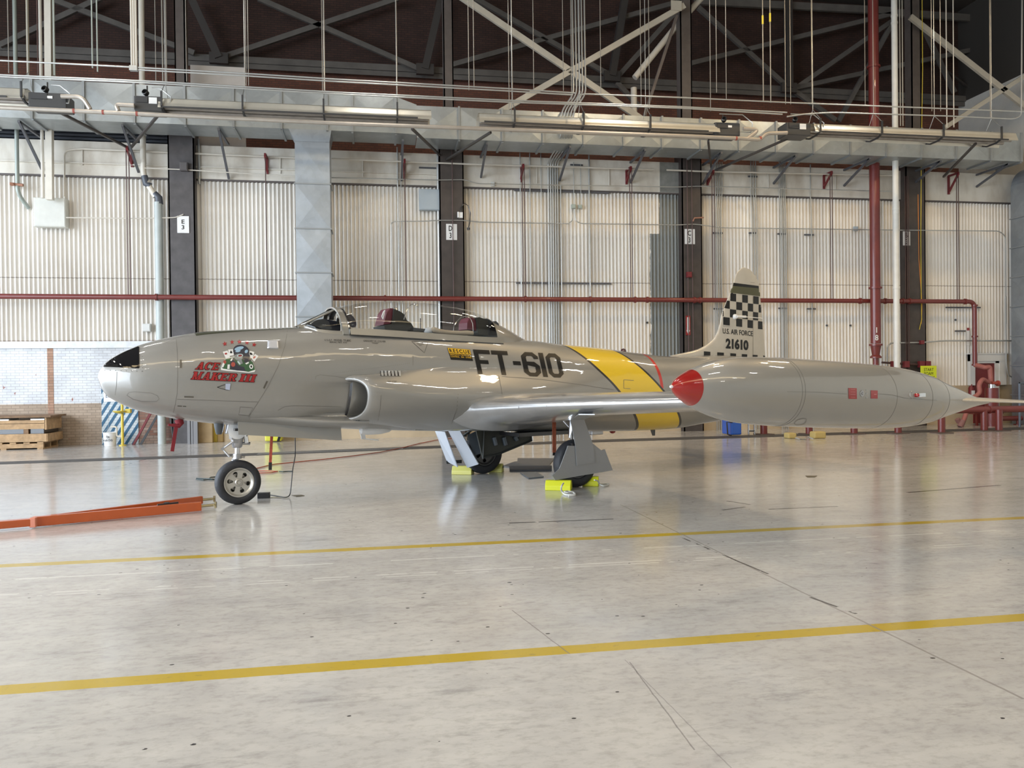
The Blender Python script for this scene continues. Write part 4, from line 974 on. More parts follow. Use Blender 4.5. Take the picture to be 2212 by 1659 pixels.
def corrug(x0, x1, z0, z1, Y):
    n = int((x1 - x0) / .0125); rows = []
    xs = [x0 + (x1-x0)*i/n for i in range(n+1)]
    prof = lambda x: Y - .026 * cos(2*pi*x/.10)
    m = MB(); m.grid([[Vector((x, prof(x), z)) for x in xs] for z in (z0, (z0+z1)/2, z1)]); return m
bays = [(XD, cols[0][0]), (cols[0][1], cols[1][0]), (cols[1][1], cols[2][0]), (cols[2][1], cols[3][0]), (cols[3][1], XR)]
for i, (a, b_) in enumerate(bays): mk('wall_back', corrug(a, b_, ZLOW if i == 0 else ZB0, ZT0, W), CORR, smooth=True, kind='structure', fix=False, angle=180)
BAND = mat('stained_white_concrete', (.68, .64, .57), .75)
g = NG(BAND); p = g.world(); n1 = g.noise(1.3, 6, g.scale(p, (1.4, 1, .6))); c = g.ramp(n1, [(.3, (.50, .44, .36)), (.55, (.70, .66, .58)), (.8, (.76, .72, .66))])
g.link(c, g.b.inputs['Base Color']); g.bump(g.noise(8, 4, p), .25, .01)
for i, (a, b_) in enumerate(bays):
    m = MB(); m.box((a, W-.05, ZT0), (b_, W+.25, ZT1)); m.box((a, W-.10, ZT0 + .28), (b_, W-.05, ZT0+.31)) if i < 2 else None; mk('wall_back', m, BAND, kind='structure')
m = MB(); m.box((XD, W-.06, ZT0-.03), (XR, W+.02, ZT0+.012)); mk('trim_1', m, mat('trim_dark', (.10,.085,.08), .6), kind='structure')
m = MB(); m.box((P(1424,400).x, W-.056, ZT0+.02), (cols[2][0], W-.05, ZT1)); mk('wall_back', m, mat('bare_concrete', (.24,.24,.22), .8, noise=.25, nscale=5), kind='structure')

# brickwork ---------------------------------------------------------
def brick(name, c1, c2, mortar, sc=.86, rough=.8, ms=.007, wear=None):
    m = mat(name, c1, rough); g = NG(m); p = g.world(); x, y, z = g.sep(p)
    bt = g.n('ShaderNodeTexBrick'); g.link(g.comb(g.m('ADD', x, y), z, 0), bt.inputs['Vector'])
    bt.inputs['Scale'].default_value = 1; bt.inputs['Mortar Size'].default_value = ms; bt.inputs['Brick Width'].default_value = .215*sc; bt.inputs['Row Height'].default_value = .075*sc
    for k, v in (('Color1', c1), ('Color2', c2), ('Mortar', mortar)): bt.inputs[k].default_value = (*v, 1)
    bt.inputs['Mortar Smooth'].default_value = .3
    c = bt.outputs['Color']; c = g.mul(c, g.ramp(g.noise(2.0, 5, p), [(.3, (.80,)*3), (.7, (1.08,)*3)]))
    if wear: c = g.mix(g.ramp(g.noise(6, 5, p), [(wear, (0,)*3), (wear+.03, (1,)*3)]), c, (.30, .12, .09))
    g.link(c, g.b.inputs['Base Color']); g.bump(bt.outputs['Fac'], -.5, .006); return m
BW = brick('brick_white', (.70,.72,.74), (.62,.64,.67), (.46,.46,.48), wear=.69); BT = brick('brick_tan', (.42,.33,.25), (.36,.28,.21), (.26,.20,.15), wear=.72)
BR = brick('brick_red', (.20,.075,.045), (.145,.055,.038), (.10,.055,.04), ms=.010); BD = brick('brick_red_shaded', (.066,.030,.022), (.046,.023,.018), (.03,.018,.015), ms=.010)
BRR = brick('brick_bare', (.28,.13,.09), (.40,.30,.24), (.2,.15,.12))
ZTAN = 1.0
m = MB(); m.box((XD, W-.02, ZTAN), (cols[0][0]-.02, W+.2, ZLOW)); mk('wall_back', m, BW, kind='structure')
m = MB(); m.box((XD, W-.02, 0), (cols[0][0]-.02, W+.2, ZTAN)); mk('wall_back', m, BT, kind='structure')
m = MB(); m.box((P(300,900).x, W-.025, 0), (cols[0][0]-.02, W-.02, 1.45)); mk('wall_back', m, BRR, kind='structure')
a, b_ = P(104, 850), P(117, 850); m = MB(); m.box((a.x, W-.025, 0), (b_.x, W-.02, ZLOW-.12)); mk('wall_back', m, brick('brick_scar', (.36,.20,.13), (.42,.26,.18), (.22,.14,.1)), kind='structure')
m = MB(); m.box((XD, W-.07, ZLOW-.14), (cols[0][0]-.02, W-.0, ZLOW+.02)); mk('trim_2', m, mat('sill_white', (.66,.68,.70), .5, noise=.15), kind='structure')
LOWT = mat('wall_tan', (.50,.40,.27), .7, noise=.15, nscale=2)
for a, b_ in bays[1:]: m = MB(); m.box((a, W-.04, 0), (b_, W+.2, ZB0)); mk('wall_back', m, LOWT, kind='structure')
_d = ray(2070, 205); YU = XR * _d.y / _d.x                                   # the brick wall set back above
ZBEAM = P(740, 147, YU-.3).z
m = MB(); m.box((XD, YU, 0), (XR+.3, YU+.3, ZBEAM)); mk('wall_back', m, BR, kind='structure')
m = MB(); m.box((XD, YU, ZBEAM), (XR+.3, YU+.3, CEIL)); mk('wall_back', m, BD, kind='structure')  # brick darkened above the beam; the lack of light is put into its colour
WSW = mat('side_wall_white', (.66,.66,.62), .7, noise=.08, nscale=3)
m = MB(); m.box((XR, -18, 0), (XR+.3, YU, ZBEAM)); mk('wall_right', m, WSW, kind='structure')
m = MB(); m.box((XR, -18, ZBEAM), (XR+.3, YU, CEIL)); mk('wall_right', m, mat('side_wall_upper', (.05,.045,.04), .7), kind='structure')  # side wall is plain dark above the beam
m = MB(); m.box((XD-.3, -18.3, CEIL), (XR+.3, 26, CEIL+.2)); mk('ceiling', m, mat('roof_dark', (.06,.05,.045), .8), kind='structure')
FRW = mat('front_wall', (.55,.54,.50), .7)
m = MB(); m.box((XD-.3, -18.3, 0), (XR+.3, -18, CEIL)); mk('wall_front', m, FRW, kind='structure')
m = MB(); m.box((XD-.3, -18, 9.2), (XD, 26, CEIL)); m.box((XD-.3, -18, 0), (XD, -14, 9.2)); m.box((XD-.3, 18.5, 0), (XD, 26, 9.2)); mk('wall_left', m, FRW, kind='structure')

# steel columns ------------------------------------------------------
STEEL = mat('column_brown', (.062,.050,.045), .5, noise=.25, nscale=4); STEELG = mat('column_grey', (.075,.068,.070), .45, noise=.3, nscale=4)
for i, (a, b_) in enumerate(cols):
    m = MB(); h = ZT1 + .35
    m.box((a, W-.28, 0), (b_, W-.25, h)); m.box((a, W-.28, 0), (a+.03, W+.25, h)); m.box((b_-.03, W-.28, 0), (b_, W+.25, h)); m.box((a+.03, W+.1, 0), (b_-.03, W+.13, h))
    mk('steel_column', m, STEELG if i == 0 else STEEL, label=['grey-brown steel column carrying the sign E 3', 'brown steel column carrying the sign D 3', 'brown steel column carrying the sign C 3', 'brown steel column behind the tall white pipe'][i], cat='column', group='steel columns along the corrugated wall')
UP = [(379,402,0),(957,978,0),(1467,1491,0),(1964,1984,0)]
UPM = mat('upper_column', (.12,.10,.09), .6, noise=.25, nscale=3)
for i, (a, b_, _) in enumerate(UP):
    a, b_ = P(a, 100, W+.2).x, P(b_, 100, W+.2).x; m = MB(); m.box((a, W+.1, ZT1+.35), (b_, W+.13, CEIL)); m.box((a, W+.1, ZT1+.35), (a+.03, W+.4, CEIL)); m.box((b_-.03, W+.1, ZT1+.35), (b_, W+.4, CEIL))
    mk('roof_column', m, UPM, label='%s slim brown roof column from the left, above the white band' % nth(i), cat='column', group='slim roof columns')
BM = mat('truss_grey', (.13,.12,.11), .6, noise=.25, nscale=2)
m = MB(); m.box((XD, YU-.35, ZBEAM-.02), (XR, YU-.05, ZBEAM+.16)); m.box((XD, YU-.30, ZBEAM-.16), (XR, YU-.26, ZBEAM-.02)); mk('roof_beam', m, BM, label='long grey steel beam crossing the brick wall under the roof bracing', cat='beam')
TR = [((475,126),(700,53),(860,-3)), ((558,-3),(688,57),(920,156)), ((0,98),(160,25),(218,-4)), ((100,-6),(200,40),(420,115)),
      ((974,141),(1171,84),(1449,9)), ((1026,-3),(1171,84),(1309,158)), ((1333,167),(1456,30)), ((1493,137),(1924,31)), ((1508,16),(1600,106),(1692,180)),
      ((1715,193),(1924,47)), ((1722,189),(1880,145),(2212,84)), ((1715,196),(1805,260)), ((1811,262),(1924,56)), ((1332,178),(1382,232)), ((1995,60),(2062,200)), ((1500,2),(1924,24)), ((1940,28),(2212,48))]
for i, t_ in enumerate(TR):
    a, b_ = P(*t_[0], YU-.5), P(*t_[-1], YU-.5); wd_ = .14 if i not in (15, 16) else .22
    m = MB(); m.bar(a, b_, wd_, .10, up=(0,1,0)); mk('truss_brace', m, BM, label='%s grey roof brace from the left, in front of the dark brick' % nth([2,3,0,1,4,5,6,7,9,11,12,10,13,8,15,14,16][i]) if i < 17 else '', cat='brace', group='grey roof braces on the dark brick wall')
POST = [(425,0,473,124),(1345,0,1325,160),(1697,0,1702,190),(868,150,951,290)]
for k, (a, b_, c, d) in enumerate([(413,-4,473,126),(953,-4,918,150),(1350,-6,1322,165),(1702,-4,1704,190)]):
    m = MB(); m.bar(P(a, b_, YU-.6), P(c, d, YU-.6), .20, .2, up=(0,1,0)); m.cb(P(c, d, YU-.6), (.5,.12,.3))
    mk('truss_post', m, mat('truss_dark', (.055,.048,.044), .6), label='%s dark steel post meeting the long grey beam, from the left' % nth(k), cat='post', group='dark steel posts above the grey beam')
CRM = mat('brace_cream', (.52,.48,.40), .45, noise=.12, nscale=3)
for k, (a, b_, wd_, l) in enumerate([((1000,-4),(1392,262),.16,'long cream steel brace slanting down to the right, above the duct'), ((1478,12),(1080,242),.15,'long cream steel brace rising to a gusset plate on the slim column'),
                     ((1966,36),(2216,232),.16,'cream steel brace slanting down from the white pipe to the right edge'), ((2212,165),(2040,276),.12,'short cream steel brace rising at the top right corner')]):
    q0, q1 = P(*a, W-.1), P(*b_, W-.1); q0 = q0 + (q0 - q1).normalized() * (2.6 if k == 0 else 0); m = MB(); m.bar(q0, q1, wd_, .08, up=(0,1,0)); o = mk('cross_brace', m, CRM, label=l, cat='brace', group='cream cross braces')
m = MB(); m.cb(P(1461, 12, W-.16), (.30,.02,.26)); mk('gusset_plate', m, CRM, label='square cream gusset plate at the top of the slim column', cat='plate')
m = MB(); m.bar(P(1462,34,W-.6), P(1392,250,W-.6), .07, .07, up=(0,1,0)); mk('sway_strut', m, UPM, label='dark slanting strut beside the slim column, ending at the duct', cat='brace')
m = MB(); m.bar(P(2010,128,YU-.4), P(2212,128+150,YU-.4), .06,.06, up=(0,1,0)); mk('sway_strut', m, mat('truss_dark', (.055,.048,.044), .6), label='thin dark strut crossing the pale brick at the top right', cat='brace')
m = MB(); m.box((P(411,150,W+.8).x, W+.8, ZT1-.2), (P(529,150,W+.8).x, W+.85, P(470,143,W+.8).z)); mk('wall_panel', m, mat('panel_pink_white', (.62,.57,.52), .6, noise=.05), label='plain off-white board fixed above the galvanized duct on the left', cat='panel')
# louvre strip behind the duct on the left
m = MB(); z0 = ZT1
for k in range(6): m.box((P(0,290,W+.3).x-1, W+.3, z0+.04+.09*k), (cols[0][0], W+.38, z0+.09+.09*k))
m.box((P(0,290,W+.5).x-1, W+.45, z0), (cols[0][0], W+.5, z0+.6)); mk('louvre_vent', m, mat('louvre_grey', (.10,.11,.13), .5), label='dark grey louvred vent strip just under the duct on the left', cat='vent')

# ducts ---------------------------------------------------------------
def galv_material(name='galvanized', col=(.38,.41,.42)):
    m = mat(name, col, .38, .55); g = NG(m); p = g.world()
    v = g.n('ShaderNodeTexVoronoi'); g.link(p, v.inputs['Vector']); v.inputs['Scale'].default_value = 9
    c = g.mul(col, g.ramp(g.noise(1.2, 6, p), [(.3, (.80,)*3), (.7, (1.10,)*3)])); c = g.mul(c, g.ramp(v.outputs['Color'], [(0, (.94,)*3), (1, (1.05,)*3)]))
    g.link(c, g.b.inputs['Base Color']); g.link(g.m('ADD', .28, g.m('MULTIPLY', g.noise(3, 5, p), .25)), g.b.inputs['Roughness']); return m
GALV = galv_material()
YF, YB_ = W-1.35, W-.48
def cross_panel(m, a, b_, c, d, dep):          # a duct panel with a raised cross break (normal towards -dep)
    a, b_, c, d = map(Vector, (a, b_, c, d)); e = (a+b_+c+d)/4 + Vector(dep); m.add([a,b_,c,d,e], [(0,1,4),(1,2,4),(2,3,4),(3,0,4)])
zLt, zLb = P(600,196.5,YF).z, P(600,277,YF).z; zRt, zRb = P(1700,265,YF).z, P(1700,329,YF).z
DUCT = empty('ceiling_duct', (0, (YF+YB_)/2, zLb), 'long rectangular galvanized duct running the whole wall above the white band', 'duct'); ORG[DUCT.name] = Vector((0,(YF+YB_)/2,zLb))
edges = [XD+.05] + [P(x, 270, YF).x for x in (-38, 70,182,291,400,505,608,707,761,855)]
tr0, tr1 = P(862,250,YF).x, P(900,250,YF).x
m = MB(); FL = []
for i in range(len(edges)-1):
    a, b_ = edges[i], edges[i+1]; cross_panel(m, (a,YF,zLb),(b_,YF,zLb),(b_,YF,zLt),(a,YF,zLt),(0,-.035,0)); m.add([(a,YF,zLb),(b_,YF,zLb),(b_,YB_,zLb),(a,YB_,zLb)],[(0,1,2,3)]); m.add([(a,YF,zLt),(b_,YF,zLt),(b_,YB_,zLt),(a,YB_,zLt)],[(0,1,2,3)])
    FL.append(((b_, YF-.02, (zLb+zLt)/2), (.05,.05,zLt-zLb+.04))); FL.append(((b_, (YF+YB_)/2, zLb-.02), (.05,YB_-YF,.05)))
m.add([(edges[-1],YF,zLb),(edges[-1],YF,zLt),(tr1,YF,zRb2:=zLb-.02),(tr1,YF,zRt+.02)], [(0,2,3,1)]); m.add([(edges[-1],YF,zLb),(edges[-1],YB_,zLb),(tr1,YB_,zLb-.02),(tr1,YF,zLb-.02)], [(0,1,2,3)])
part_w = lambda n, mb, mt, par, **k: mk(n, mb, mt, par, **k)
redges = [tr1] + [P(x, 300, YF).x for x in (992,1085,1173,1261,1347,1430,1514,1596,1676,1757,1836,1914,1990,2065,2140,2205)]
for i in range(len(redges)-1):
    a, b_ = redges[i], redges[i+1]; cross_panel(m, (a,YF,zRb),(b_,YF,zRb),(b_,YF,zRt),(a,YF,zRt),(0,-.045,0)); m.add([(a,YF,zRb),(b_,YF,zRb),(b_,YB_,zRb),(a,YB_,zRb)],[(0,1,2,3)]); m.add([(a,YF,zRt),(b_,YF,zRt),(b_,YB_,zRt),(a,YB_,zRt)],[(0,1,2,3)])
    FL.append(((b_, YF-.02, (zRb+zRt)/2), (.05,.05,zRt-zRb+.03))); FL.append(((b_, (YF+YB_)/2, zRb-.02), (.05,YB_-YF,.05)))
mk('duct_panels', m, GALV, DUCT); FLM = mat('flange_grey', (.30,.32,.33), .4, .5)
for k in range(0, len(FL), 2): mk('duct_flange', MB().cb(*FL[k]).cb(*FL[k+1]), FLM, DUCT)
# vertical branch
vx0, vx1 = P(638.5, 450, W-1.3).x, P(713.5, 450, W-1.3).x; vy = W-1.3
VD = empty('duct_drop', ((vx0+vx1)/2, vy+.3, 1.9), 'vertical galvanized duct drop with cross-creased panels behind the canopy', 'duct'); ORG[VD.name] = Vector(((vx0+vx1)/2, vy+.3, 1.9))
zs = [P(676, y, vy).z for y in (295,397,494,589,684)]; zs += [zs[-1] - 1.13*k for k in range(1, 3)]; zs = [z for z in zs if z > 1.9] + [1.9]
m = MB(); f_ = MB()
for i in range(len(zs)-1):
    z1, z0 = zs[i], zs[i+1]
    cross_panel(m, (vx0,vy,z0),(vx1,vy,z0),(vx1,vy,z1),(vx0,vy,z1),(0,-.022,0))
    for xx in (vx0, vx1): cross_panel(m, (xx,vy,z0),(xx,vy+.6,z0),(xx,vy+.6,z1),(xx,vy,z1),(-.02 if xx == vx0 else .02,0,0))
    mk('duct_flange', MB().box((vx0-.03, vy-.02, z0-.015), (vx1+.03, vy+.62, z0+.015)), FLM, VD)
mk('duct_panels', m, galv_material('galvanized_blue', (.40,.44,.48)), VD); 
m = MB(); m.grid([[Vector(q) for q in ((vx0-.13,vy-.05,zLb),(vx1+.05,vy-.05,zLb),(vx1+.05,vy+.65,zLb),(vx0-.13,vy+.65,zLb))],[Vector(q) for q in ((vx0,vy-.01,zs[0]-.12),(vx1,vy-.01,zs[0]-.12),(vx1,vy+.6,zs[0]-.12),(vx0,vy+.6,zs[0]-.12))]], close=True); mk('duct_collar', m, MATS['galvanized_blue'], VD)
# big duct at the right edge
ex = EX0; pth = [Vector((ex-.35, W-.9, zRb+.25)), Vector((ex+.25, W-.9, zRb+.1)), Vector((ex+.55, W-.9, zRb-.5)), Vector((ex+.55, W-.9, zRb-1.2))]
zz = [zRb-.6 - .0*k for k in range(1)]
BD_ = empty('large_duct', (ex+.6, W-.9, 0), 'large grey duct descending to the floor at the right edge', 'duct'); ORG[BD_.name] = Vector((ex+.6, W-.9, 0))
m = MB(); f_ = MB(); z1 = zRb - .55; n_ = 8; hz = z1/n_
for i in range(n_):
    a, b_ = z1 - hz*i, z1 - hz*(i+1); cross_panel(m, (ex,W-1.35,b_),(ex+1.2,W-1.35,b_),(ex+1.2,W-1.35,a),(ex,W-1.35,a),(0,-.04,0)); cross_panel(m, (ex,W-1.35,b_),(ex,W-.45,b_),(ex,W-.45,a),(ex,W-1.35,a),(-.05,0,0))
    mk('duct_flange', MB().box((ex-.03, W-1.38, b_-.015), (ex+1.23, W-.42, b_+.015)), FLM, BD_)
arc = [(ex + .6 - .6*cos(R(t_)), z1 + .62*sin(R(t_))) for t_ in range(0, 91, 10)] + [(ex+1.2, z1+.62), (ex+1.2, z1)]
m.prism([Vector((x, W-1.35, z)) for x, z in arc], (0, .9, 0)); mk('duct_panels', m, galv_material('galvanized_dark', (.30,.33,.36)), BD_); 
# struts under the duct
SB = [(40,258,92,366),(264,265,298,372),(472,272,495,386),(870,291,867,390),(1052,307,1039,383),(1232,316,1209,390),(1394,322,1370,395),(1559,328,1530,398),(1720,333,1682,397),(1880,336,1836,402),(2033,341,1988,402),(2180,346,2124,404)]
BRK = mat('bracket_grey', (.12,.125,.14), .45, .4)
for i, (a, b_, c, d) in enumerate(SB):
    q = P(a, b_, YF+.05); zt = (zLb if i < 3 else zRb) - .06; m = MB(); m.bar((q.x, YF+.05, zt), (q.x, W-.10, zt), .05, .05); m.bar((q.x, YF+.08, zt), (q.x, W-.10, P(c, d, W-.1).z), .05, .05)
    mk('duct_bracket', m, BRK, label='%s slanting strut bracket from the left under the galvanized duct' % nth(i), cat='bracket', group='strut brackets under the duct')
# red brackets and their rods to the red pipe
REDST = mat('red_steel', (.17,.018,.022), .5, noise=.15); REDPIPE = mat('red_pipe_paint', (.165,.028,.024), .38, 0, .25, noise=.12, nscale=3)
RODM = mat('rod_dark', (.10,.06,.055), .5, .4)
YP = W-.42
for i, (x, y0, y1, dx) in enumerate([(275,318,360,10),(573,334,375,5),(874,346,386,2),(1130,357,393,-5),(1362,362,398,-10),(1540,370,400,-12),(1795,372,408,-15),(2068,374,420,-18)]):
    p0 = P(x, y0, YP); z0, z1 = p0.z, P(x, y1, W-.1).z; T_ = empty('pipe_hanger', (p0.x, W-.2, z1), '%s dark red triangular hanger bracket from the left on the white band' % nth(i), 'hanger', 'red pipe hangers'); ORG[T_.name] = Vector((p0.x, W-.2, z1))
    m = MB(); m.bar((p0.x, W-.07, z1), (p0.x, W-.07, z0), .05, .05); m.bar((p0.x, W-.07, z0), (p0.x, YP-.05, z0), .05, .05); m.bar((p0.x, W-.07, z1+.05), (p0.x, YP-.05, z0-.02), .05, .04); mk('hanger_arm', m, REDST, T_)
    zr = P(p0.x and 1100, 646, YP).z
    for k in ((-.03, .03) if i not in (1, 2) else (0,)):
        m = MB(); m.cyl((p0.x + k, YP, z0), (p0.x + k, YP, zr), .012, 8); mk('hanger_rod', m, RODM, T_)

# big horizontal red pipe -------------------------------------------
zr = P(1100, 646, YP).z
def pipe(name, path, r, m_, label, cat='pipe', rr=.2, n=14, flanges=(), group=None, fr=1.35, fw=.05):
    pth_ = rnd(path, rr)
    if not flanges:
        b = MB(); b.tube(pth_, r, n); return mk(name, b, m_, smooth=True, label=label, cat=cat, group=group)
    o = Vector(path[0]); T_ = empty(name, o, label, cat, group); b = MB(); b.tube(pth_, r, n); mk('pipe_run', b, m_, T_, smooth=True)
    for f_ in flanges:
        c, ax = f_; c = Vector(c); b = MB(); ax = Vector(ax); b.cyl(c - ax*fw/2, c + ax*fw/2, r*fr, n); mk('flange', b, m_, T_, smooth=True)
    return T_
xe = P(2105, 646, YP).x; rad = .062
fl = [((P(x, 646, YP).x, YP, zr), (1,0,0)) for x in (338,832,1135,1275,1372,1398,1500,1512,1858,1912,1950,1965,2085)]
zd = P(2110, 788, YP).z
pipe('sprinkler_main', [(XD+.02,YP,zr),(xe,YP,zr),(xe,YP,zd)], rad, REDPIPE, 'long horizontal dark red pipe crossing the corrugated wall behind the aircraft', flanges=fl + [((xe,YP,P(2107,660,YP).z),(0,0,1)), ((xe,YP,P(2107,727,YP).z),(0,0,1)), ((xe,YP,zd),(0,0,1))])
# red riser and white riser
rx = P(1888, 400, W-.42+.0).x; RY = W-.62
rx = P(1889, 400, RY).x; r_ = .135
pipe('fire_riser', [(rx,RY,CEIL),(rx,RY,P(1890,742,RY).z)], r_, REDPIPE, 'thick vertical dark red riser pipe marked 18 at the right', flanges=[((rx,RY,P(1888,y,RY).z),(0,0,1)) for y in (145,622,745)], n=20, fr=1.3)
m = MB(); m.lathe([(0,.14),(.25,.10),(.3,.15),(.34,.15),(.34,.075),(1.6,.07)], (rx,RY,P(1890,747,RY).z), (0,0,-1), 20); mk('riser_reducer', m, REDPIPE, smooth=True, label='dark red reducer fitting below the thick red riser', cat='pipe fitting')
m = MB(); text_on('1\n8', P(1890,707,RY-.14), (1,0,0), (0,0,1), .10, .36, (0,-.002,0), m, bold=.02); mk('riser_number', m, WHT, label='white number 18 painted on the thick red riser', cat='marking')
WR = W-.95; wx = P(1934.5, 400, WR).x; CREAMP = mat('cream_pipe', (.66,.62,.54), .45, noise=.06)
pipe('white_riser', [(wx,WR,CEIL),(wx,WR,0)], .078, mat('white_pipe', (.70,.69,.64), .4, noise=.06), 'tall white vertical pipe beside the thick red riser', flanges=[((wx,WR,P(1936,y,WR).z),(0,0,1)) for y in (35,50,452,460,622)], n=18, fr=1.12)
# left tall cream pipe and its grey foot
LY = W-.28; q = [P(x, y, LY) for x, y in ((306.5,-10),(307,200),(310,383),(319,402),(336,425),(342,440))]
pipe('drain_pipe', [Vector((q[0].x,LY,CEIL)), q[1], q[2], q[4] + Vector((.0,0,0)), ], .066, CREAMP, 'tall cream vertical pipe near the left column with dark couplings', flanges=[((q[2].x,LY,P(310,345+k*7,LY).z),(0,0,1)) for k in range(2)], n=16, fr=1.06, fw=.02)
m = MB(); m.tube([P(312,380,LY), P(316,397,LY), P(325,402,LY)], [.075,.08,.075], 14); m.tube([P(334,418,LY), P(343,427,LY), P(344,441,LY)], [.075,.085,.09], 14); mk('pipe_coupling', m, mat('coupling_slate', (.06,.07,.09), .4), smooth=True, label='dark slate elbow couplings in the tall cream pipe', cat='pipe fitting')
gx = P(344, 560, LY).x; pipe('grey_pipe', [(gx,LY,P(344,437,LY).z),(gx,LY,0)], .093, mat('pipe_blue_grey', (.42,.46,.45), .45, noise=.08), 'thick blue-grey vertical pipe left of the first column', n=18)
# left group of pipes
def vpipe(x, y0, y1, r, Y, m_, label, name='conduit', group=None, sq=False, cat='pipe', x2=None):
    a = P(x, y0, Y); b_ = P(x2 or x, y1, Y)
    if y0 <= 0: a = Vector((b_.x, Y, CEIL)) if x2 is None else Vector((a.x, Y, CEIL))
    m = MB()
    if sq: m.bar(a, b_, r*2, r*2)
    else: m.cyl(a, b_, r, 10)
    return mk(name, m, m_, smooth=not sq, label=label, cat=cat, group=group)
GREENP = mat('pipe_green_grey', (.33,.37,.34), .4, .2); CND = mat('conduit_steel', (.50,.51,.50), .32, .7); CNDP = mat('conduit_cream', (.60,.56,.49), .45)
gp = P(38,400,LY); pipe('bent_pipe', [(gp.x,LY,CEIL), P(38,418,LY), P(52,445,LY)+Vector((0,.25,0))], .045, GREENP, 'green-grey pipe at the far left ending in an open elbow', rr=.25)
m = MB(); m.cyl(P(22,397,W-.30), P(50,400,W-.30), .035, 10); m.cyl(P(26,398,W-.38), P(26,398,W-.03), .04, 10); mk('pipe_valve', m, mat('valve_rust', (.35,.17,.11), .6), smooth=True, label='small rusty valve on the green-grey pipe at the far left', cat='valve')
vpipe(93, 0, 428, .035, W-.5, CNDP, 'thin cream conduit left of the square cream trunking'); vpipe(107, 0, 432, .07, W-.5, CREAMP, 'square cream trunking dropping into the beige box', 'trunking', sq=True, cat='trunking', x2=108)
# cabinets and small boxes
def cabinet(x0, y0, x1, y1, dep, m_, label, Y=W-.05, cat='box', name='junction_box', gap=True):
    a, b_ = P(x0, y1, Y-dep), P(x1, y0, Y-dep); T_ = empty(name, ((a.x+b_.x)/2, Y-dep/2, a.z), label, cat); ORG[T_.name] = Vector(((a.x+b_.x)/2, Y-dep/2, a.z))
    m = MB(); m.box((a.x, Y-dep, a.z), (b_.x, Y, b_.z)); mk('box_body', m, m_, T_, bevel=.006); m = MB(); m.box((a.x+.015, Y-dep-.012, a.z+.015), (b_.x-.015, Y-dep, b_.z-.015)); mk('box_cover', m, m_, T_, bevel=.004); return T_
cabinet(73,428,141,489,.22, mat('box_beige', (.58,.58,.53), .4, noise=.06), 'large square beige junction box high on the left wall')
cabinet(906,409,951,453,.16, mat('box_blue_grey', (.36,.42,.47), .4), 'square blue-grey electrical box beside the D 3 column')
cabinet(388,350,405,368,.12, mat('box_dark', (.09,.08,.08), .5), 'small dark box at the top of the E 3 column', Y=W-.28)
cabinet(307,699,325,716,.10, mat('box_white', (.6,.6,.57), .5), 'small off-white box low on the wall above the nose')
cabinet(1235,441,1244,450,.08, mat('box_sage', (.35,.40,.36), .5), 'tiny sage green box, left of a pair on the wall'); cabinet(1250,442,1258,450,.08, MATS['box_sage'], 'tiny sage green box, right of a pair on the wall')
cabinet(1061,393,1069,402,.05, MATS['box_white'], 'tiny white box on the white band right of D 3')
cabinet(1845,489,1854,498,.06, MATS['box_blue_grey'], 'tiny grey conduit box on the wall left of the red riser')
cabinet(1485,587,1495,599,.10, REDST, 'small red pull box on the C 3 column', Y=W-.28)
# signs
def sign(x0, y0, x1, y1, txt, Y, label, tw=.35, th=.62, name='column_sign', off=0, tm=None, bold=.015):
    a, b_ = P(x0, y1, Y), P(x1, y0, Y); T_ = empty(name, ((a.x+b_.x)/2, Y, a.z), label, 'sign'); ORG[T_.name] = Vector(((a.x+b_.x)/2, Y, a.z)); w_, h_ = b_.x-a.x, b_.z-a.z
    m = MB(); m.box((a.x, Y, a.z), (b_.x, Y+.012, b_.z)); mk('sign_plate', m, WHT, T_)
    m = MB(); text_on(txt, Vector((a.x + w_*(.5-tw/2) + off*w_, Y, b_.z - h_*(.5-th/2))), (1,0,0), (0,0,1), w_*tw, h_*th, (0,-.004,0), m, bold=bold, line=.95); mk('sign_lettering', m, tm or TXT, T_); return T_
sign(383,467,408,503,'E\n3', W-.30, 'white E 3 sign on the grey-brown column at the left', .26, .58); m = MB()
sign(964,484,987,518,'D\n3', W-.30, 'white D 3 sign on the second column', .32, .78, off=-.1)
sign(1479.5,495,1501,527,'C\n3', W-.30, 'white C 3 sign on the third column', .32, .80, off=-.05)
sign(1951,500,1966,530,'B\n3', W-.30, 'narrow white sign half hidden by conduits on the fourth column', .36, .8)
m = MB(); a, b_ = P(1482,724,W-.30), P(1491,682,W-.30); T_ = empty('arrow_sign', ((a.x+b_.x)/2, W-.3, a.z), 'narrow red sign with a white down arrow low on the C 3 column', 'sign'); ORG[T_.name] = Vector(((a.x+b_.x)/2, W-.3, a.z))
m.box((a.x, W-.30, a.z), (b_.x, W-.29, b_.z)); mk('sign_plate', m, REDP, T_); m = MB(); cxm = (a.x+b_.x)/2; hh = b_.z-a.z
m.prism([(cxm-.03, W-.303, b_.z-.04), (cxm+.03, W-.303, b_.z-.04), (cxm+.03, W-.303, a.z+.13), (cxm+.05, W-.303, a.z+.13), (cxm, W-.303, a.z+.03), (cxm-.05, W-.303, a.z+.13), (cxm-.03, W-.303, a.z+.13)], (0,.003,0)); mk('arrow', m, WHT, T_)

